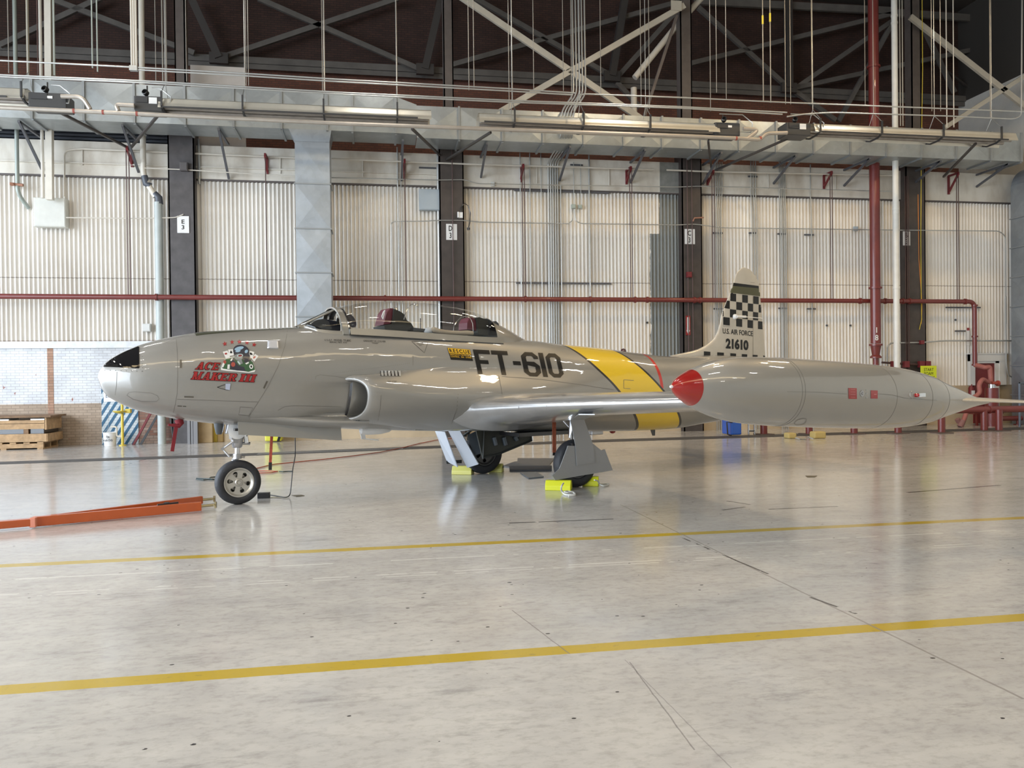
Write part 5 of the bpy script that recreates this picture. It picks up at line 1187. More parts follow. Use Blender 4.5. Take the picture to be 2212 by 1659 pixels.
# conduits across the wall ------------------------------------------------
YC = W-.10
def run(pts, r, m_, label, Y=YC, name='conduit', group=None, rr=.15, cat='conduit'):
    m = MB(); m.tube(rnd([P(x, y, Y) if not isinstance(x, Vector) else x for x, y in pts], rr), r, 8); return mk(name, m, m_, smooth=True, label=label, cat=cat, group=group)
run([(139,424),(139,325),(170,321),(640,341)], .024, CNDP, 'cream conduit hooping over the beige box and running right to the drop duct', Y=W-.14)
run([(716,343),(946,352),(1000,354),(1412,366)], .022, CNDP, 'cream conduit along the white band from the drop duct past D 3', Y=W-.32)
run([(1440,367),(1508,370),(1930,379)], .022, CNDP, 'cream conduit along the white band from C 3 to the white riser', Y=W-.32)
for k, (x, y) in enumerate([(178,321),(606,339),(784,346),(1160,360),(1316,365),(1660,372),(1805,376)]):
    run([(x,y),(x,y+36)], .016, CNDP, '%s short cream drop stub from the left below the band conduit' % nth(k), Y=W-.064, name='conduit_stub', group='short conduit drops')
run([(310,363),(388,366),(640,381)], .014, CNDP, 'thin conduit from the small dark box to the drop duct', Y=W-.32)
run([(716,384),(946,389),(1005,388),(1030,397),(1466,404),(1508,402),(1930,414)], .014, CND, 'thin conduit just above the corrugated sheets between the ducts', Y=W-.32)
run([(143,470),(300,472),(380,470),(396,463)], .014, CNDP, 'thin cream conduit from the beige box to the E 3 sign', Y=W-.30)
run([(845,700),(845,482),(852,478),(915,478),(946,476),(1002,476),(1035,480),(1228,483)], .014, CND, 'thin grey conduit passing over the D 3 column', Y=W-.30)
run([(1228,483),(1238,475),(1240,452)], .012, CND, 'short bent conduit rising to the left sage box'); run([(1241,452),(1244,478),(1256,483),(1466,486),(1500,484),(1560,492),(1930,497),(2158,499),(2172,510),(2174,700)], .014, CND, 'long thin grey conduit from the sage boxes to the right corner', Y=W-.30)
CW = [(1123,330,1000,.015),(1144,330,1000,.015),(1168,328,1000,.012),(1211,400,1000,.018),(1272,335,1000,.022),(1239,350,441,.010),(1254,355,441,.010),(858,318,720,.018),(866,385,700,.010),(945,305,720,.035),(429,300,398,.03)]
for k, (x, y0, y1, r) in enumerate(CW):
    lab = ['thin vertical conduit left of the dense conduit bundle','second thin vertical conduit left of the dense conduit bundle','vertical conduit just left of the dense conduit bundle','vertical conduit just right of the dense conduit bundle','vertical galvanized conduit well right of the dense bundle','short conduit feeding the left sage box from above','short conduit feeding the right sage box from above','vertical conduit midway between drop duct and D 3 column','thin tube beside the conduit midway to D 3','thick galvanized conduit on the left edge of the D 3 column','short pipe on the right edge of the E 3 column'][k]
    yb = y1 if y1 < 900 else None
    a = P(x, y0, YC); b_ = P(x+4, yb, YC) if yb else Vector((a.x, YC, 0)); b_.x = a.x; m = MB(); m.cyl(a, b_, r, 8); mk('conduit', m, CND, smooth=True, label=lab, cat='conduit')
for k in range(5):                             # bundle that drops from the roof over the duct
    x = 1237 + 6.5*k; pts = [Vector((P(x,200,W-1.6).x, W-1.6, CEIL)), P(x+2,203,W-1.6), P(1213+6.5*k,240,W-1.55), P(1213+6*k,292,W-1.5), P(1198+6.5*k,325,W-.7), P(1184+5*k,350,YC), Vector((P(1184+5*k,500,YC).x, YC, 0))]
    m = MB(); m.tube(rnd(pts, .15), .021, 8); mk('bundle_conduit', m, CND, smooth=True, label='%s conduit from the left in the dense bundle crossing the duct' % nth(k), cat='conduit', group='dense conduit bundle')
kk = 0
for xs, y0 in (([1546,1550.5,1555,1559.5],350),([1622,1627,1632],338),([1683.5,1687.5,1691.5,1695.5],340),([1750.5],355)):
    for x in xs:
        a = P(x, y0, YC); off = -.06 if x < 1600 else (.06 if 1600 < x < 1640 else .05)
        m = MB(); m.tube(rnd([a, P(x,420,YC), P(x,455,YC) + Vector((off*.5,0,0)), Vector((a.x+off*.5,YC,0))], .1), .016, 8)
        mk('wall_conduit', m, CND, smooth=True, label='%s vertical conduit counted rightwards from the C 3 column' % nth(kk), cat='conduit', group='vertical conduits around the tail fin'); kk += 1
for k, (x0, x1, y) in enumerate([(1115,1320,611),(1111,1316,411),(1232,1259,356),(905,942,362),(1540,1561,503),(1618,1633,503),(1680,1699,505),(1738,1758,507),(1542,1562,667),(1682,1701,666),(1744,1762,667),(2044,2118,664),(2064,2086,715),(1616,1636,381)]):
    a, b_ = P(x0, y, W-.07), P(x1, y, W-.07); m = MB(); m.bar((a.x,W-.06,a.z), (b_.x,W-.06,a.z), .04, .04)
    mk('strut_channel', m, BRK, label=['long dark channel low behind the vertical conduits','long dark channel on the top edge of the corrugated sheets','short dark channel on the white band above the sage boxes','short dark channel on the white band left of D 3','short channel high behind the first conduit group right of C 3','short channel high behind the second conduit group right of C 3','short channel high behind the third conduit group right of C 3','short channel high behind the lone conduit','short channel low behind the first conduit group, left of the fin','short channel low behind the third conduit group, right of the fin','short channel low behind the lone conduit right of the fin','thin red-brown channel left of the red downpipe','short dark channel below the thin channel at the downpipe','short channel on the band behind the third conduit group'][k], cat='channel', group='dark mounting channels')
m = MB(); m.tube([P(x, y, W-.31) for x, y in ((997,470),(996,448),(1003,439),(1011,444),(1016,460),(1015,480),(1012,492))], .013, 8); m.cyl(P(1012,492,W-.31), P(1012,497,W-.31), .04, 10); mk('hanging_cable', m, BLK, smooth=True, label='black cable looping off the right edge of the D 3 column', cat='cable')
m = MB(); m.cb(P(995,465,W-.32), (.10,.08,.14)); m.cyl(P(990,458,W-.36), P(990,470,W-.36), .025, 8); mk('camera_box', m, WHT, label='small white device bracketed to the D 3 column edge', cat='device')
m = MB(); m.tube([P(1497,478,W-.35), P(1500,471,W-.35), P(1520,470,W-.35)], .02, 8); mk('brass_tap', m, mat('valve_rust', (.35,.17,.11), .6), smooth=True, label='small brown tap to the right of the C 3 column', cat='tap')
for k, (x, dy) in enumerate(((976,0),(1484,0),(1494,0),(1956,0),(1959.5,0),(1963,0))):
    a = P(x, 300 if k < 3 else 380, W-.36); m = MB(); m.cyl((a.x,W-.34,a.z), (a.x,W-.34,0 if k > 2 else 2.0), .012, 6); mk('column_conduit', m, RODM, smooth=True, label=['thin dark conduit down the D 3 column','left thin dark conduit down the C 3 column','right thin dark conduit down the C 3 column','left dark conduit down the fourth column','middle dark conduit down the fourth column','right dark conduit down the fourth column'][k], cat='conduit')
OR_ = mat('cord_orange', (.62,.22,.04), .6); YC_ = mat('cord_yellow', (.62,.48,.05), .6)
m = MB(); m.tube([Vector((P(1992,10,W-.5).x,W-.5,CEIL)), P(1993,150,W-.5), P(1990,350,W-.45), P(1989,520,W-.3), P(1990,640,W-.3), P(1991,690,W-.3), P(1986,712,W-.3)], .010, 8); mk('yellow_hose', m, YC_, smooth=True, label='yellow hose hanging from the roof down the fourth column', cat='hose')
m = MB(); m.tube([P(1983,420,W-.28), P(1985,560,W-.28), P(1992,660,W-.28), P(1990,700,W-.28)], .010, 8); mk('orange_cable', m, OR_, smooth=True, label='orange cord along the right edge of the fourth column', cat='cord')
# ================================================================ radiant heaters, conduits and rods hung from the roof
YH = W - 3.0
HOOD = mat('heater_beige', (.60,.57,.49), .32, .45, noise=.05); HBLK = mat('heater_black', (.03,.03,.032), .45); TUBEM = mat('heater_tube', (.34,.31,.28), .4, .5, noise=.15)
HIN = mat('heater_reflector', (.75,.74,.70), .12, .95)
def heater(xa, ya, xb, yb, straps, label, flip=False):
    a, b = P(xa, ya, YH), P(xb, yb, YH); z = (a.z + b.z)/2; a.z = b.z = z; T_ = empty('tube_heater', ((a.x+b.x)/2, YH+.3, z-.3), label, 'heater'); ORG[T_.name] = Vector(((a.x+b.x)/2, YH+.3, z-.3))
    yc = YH + .32
    prof = [(-.32,-.20),(-.24,-.0),(-.12,.05),(.12,.05),(.24,0),(.32,-.20)]
    m = MB(); m.grid([[Vector((x, yc+p, z+q)) for p, q in prof] for x in (a.x, b.x)]); m.grid([[Vector((x, yc+p*.97, z+q-.008)) for p, q in prof] for x in (a.x, b.x)])
    m.grid([[Vector((x, yc-.32, z-.20)), Vector((x, yc-.30, z-.205))] for x in (a.x, b.x)])
    mk('hood', m, HOOD, T_)
    for s_ in (-.13, .13):
        m = MB(); m.cyl((a.x+.05, yc+s_, z-.14), (b.x-.05, yc+s_, z-.14), .05, 12); mk('radiant_tube', m, TUBEM, T_, smooth=True)
    end = a.x+.08 if flip else b.x-.08; sg = -1 if flip else 1
    m = MB(); m.tube([(end + sg*0, yc-.13, z-.14)] + [(end + sg*.13*sin(R(t_)), yc-.13*cos(R(t_)), z-.14) for t_ in range(0, 181, 20)], .05, 12); mk('return_bend', m, TUBEM, T_, smooth=True)
    for x in straps:
        x = P(x, (ya+yb)/2, YH).x; m = MB()
        pts = [(x, yc-.33, z+.12), (x, yc-.33, z-.18), (x, yc-.15, z-.24), (x, yc+.15, z-.24), (x, yc+.33, z-.18), (x, yc+.26, z+.02)]
        for i in range(len(pts)-1): m.bar(pts[i], pts[i+1], .035, .035, up=(1,0,0))
        mk('hanger_strap', m, HBLK, T_)
        m = MB(); m.cyl((x, yc-.33, z+.10), (x, yc, z+.42), .008, 6); m.cyl((x, yc+.26, z+.02), (x, yc, z+.42), .008, 6); m.cyl((x, yc, z+.42), (x, yc, CEIL), .009, 6); mk('suspension_wire', m, CND, T_)
    m = MB(); m.bar((a.x+.1, yc-.34, z-.20), (b.x-.3, yc-.34, z-.20), .025, .03); mk('rail', m, HBLK, T_)
    return T_, z, yc
heater(-170, 178, 50, 190, [46, -120], 'beige tube heater cut off by the left edge')
heater(340, 206, 932, 240, [349, 524, 699, 858], 'long beige tube heater with a burner at its left end, in front of the duct')
heater(1036, 243, 1556, 266, [1112, 1261, 1405], 'beige tube heater right of the centre, its burner at the right end', True)
heater(1762, 266, 2200, 285, [1772, 1905, 2038, 2163], 'beige tube heater at the top right crossing the red riser')
def burner(cx_, cy_, label, face, sx=.55):
    c = P(cx_, cy_, YH); T_ = empty('heater_burner', (c.x, YH+.3, c.z-.2), label, 'burner'); ORG[T_.name] = Vector((c.x, YH+.3, c.z-.2)); m = MB()
    m.box((c.x-sx/2, YH+.05, c.z-.16), (c.x+sx/2, YH+.5, c.z+.14)); mk('burner_box', m, mat('burner_grey', (.045,.045,.045), .4), T_, bevel=.02)
    m = MB(); m.box((c.x-sx/2+.05, YH+.03, c.z+.0), (c.x-.0, YH+.05, c.z+.12)); mk('burner_cover', m, HBLK, T_)
    m = MB(); m.box((c.x+.02, YH+.035, c.z-.02), (c.x+.18, YH+.05, c.z+.11)) if face else m.box((c.x-.2, YH+.035, c.z+.02), (c.x+.1, YH+.05, c.z+.07)); mk('burner_label', m, WHT, T_)
    m = MB(); m.lathe([(0,.06),(.08,.06),(.09,.045),(.02,.04),(.02,0)], (c.x-.05, YH+.15, c.z+.22), (-.3,-1,.2), 14); m.cyl((c.x-.05,YH+.2,c.z+.14),(c.x-.05,YH+.2,c.z+.4), .015, 8); mk('air_intake', m, mat('intake_black', (.05,.05,.05), .3, .5), T_, smooth=True)
    m = MB(); m.tube([P(cx_-20 if cx_ > 1000 else cx_+10, cy_-30, YH+.1), P(cx_+30, cy_-28, YH+.1), P(cx_+52, cy_-10, YH+.05), P(cx_+48, cy_+10, YH+.05), (c.x+.2, YH+.1, c.z-.05)], .012, 6); mk('flexible_conduit', m, CND, T_, smooth=True)
    return T_
burner(100, 213, 'black burner box of the heater at the far left, with a round air intake', False, .72); burner(318, 220, 'black burner box with a white label, at the left end of the long heater', True); burner(1574, 276, 'black burner box at the right end of the centre heater', False, .62); burner(1728, 276, 'black burner box with a white label, left of the red riser', True, .62)
ye = YH - .05
run([(-20,231),(740,267),(1480,294),(1600,299),(1642,302),(1655,288),(1700,287)], .045, mat('exhaust_metal', (.42,.38,.33), .4, .4, noise=.1), 'long exhaust pipe under all the heaters', Y=ye, name='exhaust_pipe', cat='pipe', rr=.25)
EXM = MATS['exhaust_metal']
run([(132,208),(178,209),(195,236)], .045, EXM, 'bent exhaust branch rightwards of the far left burner', Y=ye, name='exhaust_branch', cat='pipe'); run([(290,228),(250,226),(256,240)], .045, EXM, 'bent exhaust branch leftwards of the long heater burner', Y=ye, name='exhaust_branch', cat='pipe')
run([(1605,278),(1640,280),(1612,301)], .045, EXM, 'bent exhaust branch between the two right-hand burners', Y=ye, name='exhaust_branch', cat='pipe')
for k, x in enumerate((160,223,296,1642,1590)):
    c = P(x, 232.5 + (x)*.0445 if x < 1000 else 299, ye); m = MB(); m.cyl(c - Vector((.02,0,0)), c + Vector((.02,0,0)), .049, 12); mk('pipe_joint', m, mat('joint_red', (.30,.07,.05), .5), smooth=True, label='%s red sealed joint from the left on the exhaust pipe' % nth(k if k < 3 else 7-k), cat='joint', group='red exhaust joints')
YCO = W - 3.2
for k, (pts, l) in enumerate([([(-10,130),(284,145),(535,159),(740,172),(1108,192),(1242,201)], 'upper steel conduit run left of the conduit bundle'), ([(284,150),(535,164),(740,177),(1108,197),(1236,205)], 'second steel conduit just under the upper run, left of the bundle'),
                              ([(-10,161),(335,176),(740,200),(1108,217),(1480,231),(1700,243)], 'lower steel conduit run above the heaters, left and centre'), ([(-10,165),(335,180),(740,204),(1108,221),(1480,234),(1690,247)], 'second steel conduit just under the lower run'),
                              ([(1240,240),(1250,206),(1262,203),(1480,211),(1712,222),(2212,241)], 'upper steel conduit run right of the conduit bundle'), ([(1700,252),(1740,246),(1800,243),(2060,251),(2190,257),(2206,250),(2208,-10)], 'lower steel conduit run right of the red riser, turning up at the edge')]):
    run(pts, .017, CND, l, Y=YCO)
ROD = [19,200,211,337,352,360,403,532,537,697,702,858,1013,1024,1100,1107,1153,1217,1235,1298,1385,1403,1535,1548,1569,1649,1665,1697,1708,1754,1869,2013,2032,2139]
BOT_ = {19:158,200:147,211:155,337:176,352:176,360:176,403:176,532:185,537:185,697:200,702:200,858:205,1013:195,1024:190,1100:238,1107:215,1153:195,1217:196,1235:225,1298:205,1385:230,1403:235,1535:240,1548:200,1569:215,1649:218,1665:222,1697:225,1708:225,1754:225,1869:228,2013:240,2032:240,2139:254}
YTIP = mat('tip_yellow', (.75,.60,.06), .5)
for k, x in enumerate(ROD):
    p = P(x, BOT_[x], YCO); m = MB(); m.cyl((p.x, YCO, p.z), (p.x, YCO, CEIL), .014 if x in (200,211,1649,1665,352,360) else .009, 6)
    o = mk('hanging_rod', m, mat('rod_steel', (.24,.23,.21), .4, .5) if x not in (200,211) else GREENP, smooth=True, label='%s thin vertical rod from the left, hanging from the roof' % nth(k), cat='rod', group='thin hanging rods')
    if x in (1649,1665):
        m = MB(); q = P(x, 43 if x == 1649 else 38, YCO); m.cyl((p.x,YCO,q.z-.1), (p.x,YCO,q.z+.1), .022, 8); mk('yellow_sleeve', m, YTIP, o)
for k, x in enumerate((285,290,295)):
    p = P(x, 148, YCO); m = MB(); m.cyl((p.x, YCO, p.z), (p.x, YCO, CEIL), .022, 8); mk('roof_conduit', m, CNDP, smooth=True, label='%s cream conduit from the left, beside the tall cream pipe' % nth(k), cat='conduit', group='cream conduits beside the tall cream pipe')
m = MB(); m.cb(P(289,148,YCO), (.16,.10,.10)); mk('conduit_box', m, CND, bevel=.01, label='small metal box joining conduits beside the tall cream pipe', cat='box')
for k, (x, r, mt) in enumerate(((61,.028,mat('old_beige', (.30,.27,.20), .5)),(118,.02,GREENP),(82,.01,RODM))):
    m = MB(); p = P(x,163,YCO+.6); m.cyl((p.x,YCO+.6,p.z), (p.x,YCO+.6,CEIL), r, 8); mk('old_pipe', m, mt, smooth=True, label=['thin old beige pipe left of the cream trunking','thin grey-green pipe right of the cream trunking','thin dark rod left of the cream trunking'][k], cat='pipe')
for k, x in enumerate((1945,1950.5,1984.5,1999)):
    p = P(x, 265, W-.5); m = MB(); m.cyl((p.x, W-.5 if k < 2 else W-1.6, P(x,272,W-.5 if k<2 else W-1.6).z), (p.x, W-.5 if k<2 else W-1.6, CEIL), .014, 6); mk('riser_conduit', m, CNDP, smooth=True, label='%s thin cream conduit counted rightwards from the white riser' % nth(k), cat='conduit', group='cream conduits by the white riser')
m = MB(); a = P(1369,165,W+.55); m.tube(rnd([P(1520,-10,W+.5), P(1462,55,W+.5), P(1371,168,W+.5)], .2), .085, 14); m.cyl(P(1369,190,W+.5), P(1370,262,W+.5), .085, 14); mk('slanted_pipe', m, CREAMP, smooth=True, label='cream pipe slanting down from the roof beside the slim third column', cat='pipe')
# braces from duct to columns
for k, (a, b_, l) in enumerate([((120,238),(282,322),'dark brace from the far left burner down to the wall'), ((345,245),(280,322),'thin dark brace sloping down left beside the tall cream pipe'), ((890,278),(950,335),'dark brace above the D 3 column, left leg'), ((1060,286),(965,345),'dark brace above the D 3 column, right leg'), ((1700,300),(1545,368),'dark brace sloping down left below the right-hand burners'), ((2108,310),(2038,382),'dark brace sloping down left near the right edge'), ((1530,305),(1537,365),'short dark brace just right of the C 3 column')]):
    m = MB(); m.bar(P(*a, YH+.4), P(*b_, W-.28), .05, .05); mk('sway_brace', m, mat('truss_dark', (.055,.048,.044), .6), label=l, cat='brace')

# ================================================================ right-hand corner: door, foam system, barrier
def wpt(x, y, Y=W-.1): return P(x, y, Y)
a, b_ = P(2103,905,W-.06), P(2147,780,W-.06); fx0, fx1 = P(2094,800,W-.1).x, P(2172,800,W-.1).x
T_ = empty('door_1', ((a.x+b_.x)/2, W-.06, 0), 'dark red door in a wide white frame at the right', 'door'); T_['kind'] = 'structure'; ORG[T_.name] = Vector(((a.x+b_.x)/2, W-.06, 0))
m = MB(); m.box((a.x, W-.075, .02), (b_.x, W-.03, b_.z)); mk('door_leaf', m, mat('door_red', (.17,.02,.018), .4), T_)
zt = P(2130,763,W-.1).z
m = MB(); m.box((fx0, W-.14, ZB0), (a.x, W-.03, zt)); m.box((b_.x+.12, W-.14, ZB0), (fx1, W-.03, zt)); m.box((fx0, W-.15, b_.z), (fx1, W-.03, zt)); m.box((fx0-.04,W-.17,zt-.03),(fx1+.04,W-.03,zt)); m.box((a.x, W-.12, b_.z-.06), (b_.x+.12, W-.03, b_.z)); m.box((b_.x, W-.12, .0), (b_.x+.12, W-.03, b_.z)); mk('door_frame', m, mat('frame_white', (.68,.68,.66), .5), T_)
# barrier
BZ = P(2180, 884, H(2140,931).y).z; by = H(2034,938).y; by2 = H(2157,930).y
BPX = [(1650,939),(1748,938.5),(1845,937.5),(1940,936.5),(2034,935.5),(2126,931)]
ys = H(1748,938).y
for k, (x, y) in enumerate(BPX + [(2158,931)]):
    p = H(x, y); h_ = BZ if k < 4 else BZ; T_ = empty('barrier_post', p, '%s dark red barrier post from the left, behind the tip tank' % nth(k), 'post', 'red barrier posts'); ORG[T_.name] = Vector(p)
    m = MB(); m.cyl(p, p + Vector((0,0,h_)), .085, 16); mk('post_tube', m, REDPIPE, T_, smooth=True); m = MB(); m.box((p.x-.19, p.y-.19, 0), (p.x+.19, p.y+.19, .025)); mk('base_plate', m, mat('base_brown', (.10,.07,.06), .6), T_)
pa, pb, pc_ = H(*BPX[0]), H(*BPX[5]), H(2158,931)
m = MB(); m.cyl(Vector((pa.x, pa.y, BZ)), Vector((pb.x, pb.y, BZ)), .085, 16); mk('barrier_rail', m, REDPIPE, smooth=True, label='long dark red barrier rail hidden mostly by the tip tank', cat='rail')
m = MB(); m.cyl(Vector((pb.x-.03, pb.y, BZ)), Vector((XR-.1, pc_.y, BZ)), .085, 16); m.cyl(Vector((pb.x+.12,pb.y,BZ)), Vector((pb.x+.16,pb.y,BZ)), .105, 16); mk('barrier_rail', m, REDPIPE, smooth=True, label='short dark red barrier rail running to the right edge', cat='rail')
p = P(2150, 907, W-1.0); m = MB(); m.cyl(P(2128,905,W-.8), Vector((XR-.05, W-.8, P(2128,905,W-.8).z)), .07, 14)
for x in (2150, 2198): q = P(x, 905, W-.8); m.cyl(q, Vector((q.x, q.y, 0)), .035, 10); m.lathe([(0,.11),(.02,.11)], Vector((q.x,q.y,0)), (0,0,1), 14)
mk('floor_pipe', m, REDPIPE, smooth=True, label='low dark red pipe on short legs behind the right barrier rail', cat='pipe')
# foam riser assembly
PIN = mat('foam_pipe_dusty', (.36,.12,.10), .55, noise=.2)
fy = W-.75; T_ = empty('foam_riser', (P(2168,900,fy).x, fy, 0), 'dusty red foam riser with valve, elbows and hose in front of the red door', 'pipe assembly'); ORG[T_.name] = Vector((P(2168,900,fy).x, fy, 0))
m = MB(); m.tube(rnd([Vector((xe,YP,zd)), Vector((xe+.05,fy,zd-.09)), P(2138,792,fy), P(2140,812,fy), P(2141,835,fy)], .12), .065, 14); mk('supply_pipe', m, PIN, T_, smooth=True)
q = P(2140,833,fy); m = MB(); m.lathe([(0,.09),(.06,.09),(.08,.07),(.25,.07),(.3,.13),(.34,.13),(.36,.10),(q.z,.10)], q, (0,0,-1), 18); mk('valve_body', m, REDPIPE, T_, smooth=True)
m = MB(); m.tube(rnd([P(2137,828,fy-.1), P(2122,818,fy-.25), P(2114,832,fy-.3), P(2117,848,fy-.3), P(2108,856,fy-.3), P(2098,860,fy-.3), P(2088,890,fy-.35), P(2080,912,fy-.4)], .15), .06, 12); mk('hose', m, PIN, T_, smooth=True)
m = MB(); m.cyl(P(2080,908,fy-.4), P(2074,922,fy-.4), .08, 12); m.cyl(P(2068,905,fy-.35), P(2072,912,fy-.35), .07, 12); mk('nozzle', m, mat('nozzle_dusty', (.25,.12,.11), .6), T_, smooth=True)
m = MB(); m.cyl(P(2142,828,fy-.1), P(2154,828,fy-.1), .05, 12); m.cyl(P(2154,828,fy-.1), P(2157,828,fy-.1), .08, 12); mk('handwheel', m, mat('valve_red', (.35,.06,.04), .5), T_, smooth=True)
for dx, l in ((0,''),):
    q = P(2142,838,fy-.3); m = MB(); m.cyl(q, Vector((q.x, q.y, 0)), .17, 20); mk('foam_tank', m, REDPIPE, T_, smooth=True); m = MB(); m.cyl(q + Vector((0,0,.0)), q + Vector((0,0,.10)), .08, 14); mk('tank_valve', m, CHR, T_, smooth=True)
m = MB(); m.box((P(2102,880,fy).x, fy-.05, P(2102,895,fy).z), (P(2165,880,fy).x, fy+.3, P(2102,880,fy).z)); m.bar(P(2110,885,fy), P(2110,930,fy), .05,.05); m.bar(P(2160,885,fy), P(2160,922,fy), .05,.05); mk('skid_frame', m, REDPIPE, T_)
m = MB(); a = P(2098,848,W-.12); m.lathe([(0,.075),(.36,.075),(.42,.03),(.46,.03)], a - Vector((0,0,.22)), (0,0,1), 16); o = mk('fire_extinguisher', m, mat('extinguisher_dark', (.16,.015,.02), .3), smooth=True, label='small fire extinguisher on the wall left of the red door', cat='fire extinguisher')
m = MB(); m.box((a.x-.05, W-.21, a.z-.12), (a.x+.04, W-.19, a.z+.06)); mk('extinguisher_label', m, WHT, o)
sg = sign(1989,790,2023,824,'START\nFOAM\nSYSTEM', W-.56, 'bright yellow START FOAM SYSTEM sign above the tip tank', .70, .70, 'foam_sign', bold=.0); q = P(2012, 800, W-.5); mk('sign_bracket', MB().box((q.x-.03, W-.545, q.z-.1), (q.x+.03, W-.02, q.z-.04)), BRK, sg); 
for ch in sg.children:
    if ch.name.startswith('sign_plate'): ch.data.materials[0] = mat('sign_yellow', (.62,.70,.02), .5)
m = MB(); a, b_ = P(1905,783,W-.35), P(2005,789,W-.35); m.cyl(a, b_, .03, 10); mk('alarm_conduit', m, RODM, smooth=True, label='thin conduit linking the red alarm boxes behind the yellow sign', cat='conduit')
for k, x in enumerate((1931,1957,1990,2003)):
    m = MB(); m.cb(P(x, 787, W-.40), (.16,.12,.18)); mk('alarm_box', m, REDST, bevel=.01, label='%s dark red alarm box from the left near the yellow sign' % nth(k), cat='box', group='red alarm boxes')
run([(1916,800),(1917,748),(1925,741),(1990,740),(2040,736),(2190,736)], .022, CND, 'conduit turning right at the white riser and running behind the door', Y=W-.3)
m = MB(); m.cb(P(1991,739.5,W-.35), (.11,.1,.11)); mk('pull_station', m, REDST, bevel=.01, label='small red pull station on the conduit left of the yellow sign', cat='box')
T_ = empty('fire_sign', P(2090,745,W-.12), 'narrow red and white vertical sign on the wall above the extinguisher', 'sign'); ORG[T_.name] = P(2090,745,W-.12)
a, b_ = P(2088,746,W-.12), P(2093.5,708,W-.12); m = MB(); m.box((a.x,W-.13,a.z),(b_.x,W-.12,b_.z)); mk('sign_plate', m, WHT, T_); m = MB(); m.box((a.x,W-.135,b_.z-.08),(b_.x,W-.13,b_.z)); mk('sign_head', m, REDP, T_)
run([(2172,640),(2174,790),(2179,812),(2190,816)], .018, CND, 'bright conduit at the right corner bending towards the large duct', Y=W-.3)
a = P(2196,828,W-1.5); m = MB(); 
for dx in (0,.0): m.tube([(a.x,W-1.6,a.z), (a.x,W-1.6,0)], .03, 8); m.tube([(a.x,W-1.6,a.z), (a.x+.5,W-1.6,a.z)], .03, 8)
mk('handrail', m, mat('rail_blue_grey', (.30,.35,.42), .4, .4), smooth=True, label='pale blue-grey handrail in front of the large duct', cat='handrail')

# blue cabinet with wheels, yellow cleaning heads
yb = H(1600,942).y; a, b_ = P(1580,942,yb), P(1602,880,yb); T_ = empty('blue_machine', (a.x+.3, yb, 0), 'blue wheeled machine standing behind the tip tank', 'machine'); ORG[T_.name] = Vector((a.x+.3, yb, 0))
BLUE = mat('blue_plastic', (.015,.09,.42), .35, 0, .4); m = MB(); m.box((a.x, yb, .03), (b_.x, yb+.55, .85)); mk('body', m, BLUE, T_, bevel=.03)
m = MB(); m.box((b_.x, yb+.05, .35), (P(1625,900,yb).x, yb+.5, .8)); mk('engine_cover', m, mat('navy_plastic', (.012,.03,.12), .4), T_, bevel=.03)
m = MB(); 
for x in (1607, 1622): q = H(x, 940); m.tube([(q.x,yb,0.02),(q.x,yb,.42)], .02, 8)
for z in (.12,.38): m.tube([(H(1607,940).x,yb,z),(H(1622,940).x,yb,z)], .02, 8)
mk('ladder_frame', m, CHR, T_, smooth=True)
m = MB(); m.tube([P(1582,912,yb), P(1570,912,yb), P(1572,938,yb), P(1580,941,yb)], .02, 8); mk('handle', m, HBLK, T_, smooth=True)
for k, (x0, x1, y) in enumerate([(1698,1719,947),(1754,1784,947)]):
    a, b_ = H(x0, y), H(x1, y); T_ = mk('floor_hose_fitting' if k == 0 else 'wooden_chock', MB().box((a.x, a.y-.12, 0), (b_.x, a.y+.12, .13 if k == 0 else .16)), mat('chock_tan', (.50,.38,.14), .6), bevel=.03, label=['short dull yellow chock on the drain, left end of the grey rope','long dull yellow chock on the drain, right end of the grey rope'][k], cat='wheel chock')
m = MB(); m.tube([H(1719,946,.03), H(1728,949,.02), H(1738,949,.02), H(1746,944,.05), H(1756,948,.04)], .015, 6); mk('tie_rope', m, mat('rope_grey', (.4,.4,.38), .8), smooth=True, label='grey rope joining the two dull yellow chocks', cat='rope')

# trench drain
pts = [(-60,1002),(0,1000),(500,983),(870,968),(1300,952),(1800,937),(2250,924)]
T_ = empty('trench_drain', H(870,968), 'dark trench drain crossing the floor behind the aircraft', 'drain'); ORG[T_.name] = H(870,968)
m = MB(); m.grid([[H(x, y-2.6, .004), H(x, y+2.6, .004)] for x, y in pts]); mk('drain_channel', m, mat('drain_dark', (.07,.065,.062), .7), T_)
m = MB(); A_, B_ = H(560,980.5), H(872,968.5); n_ = 70
for i in range(n_):
    q = A_.lerp(B_, i/n_); q.z = .006; m.cb(q, (.05,.32,.008))
m.mi = [0]*len(m.f); o = mk('drain_grating', m, mat('grate_grey', (.22,.21,.20), .6), T_); o['kind'] = 'stuff'

# ================================================================ left wall foot
yw = W-.3
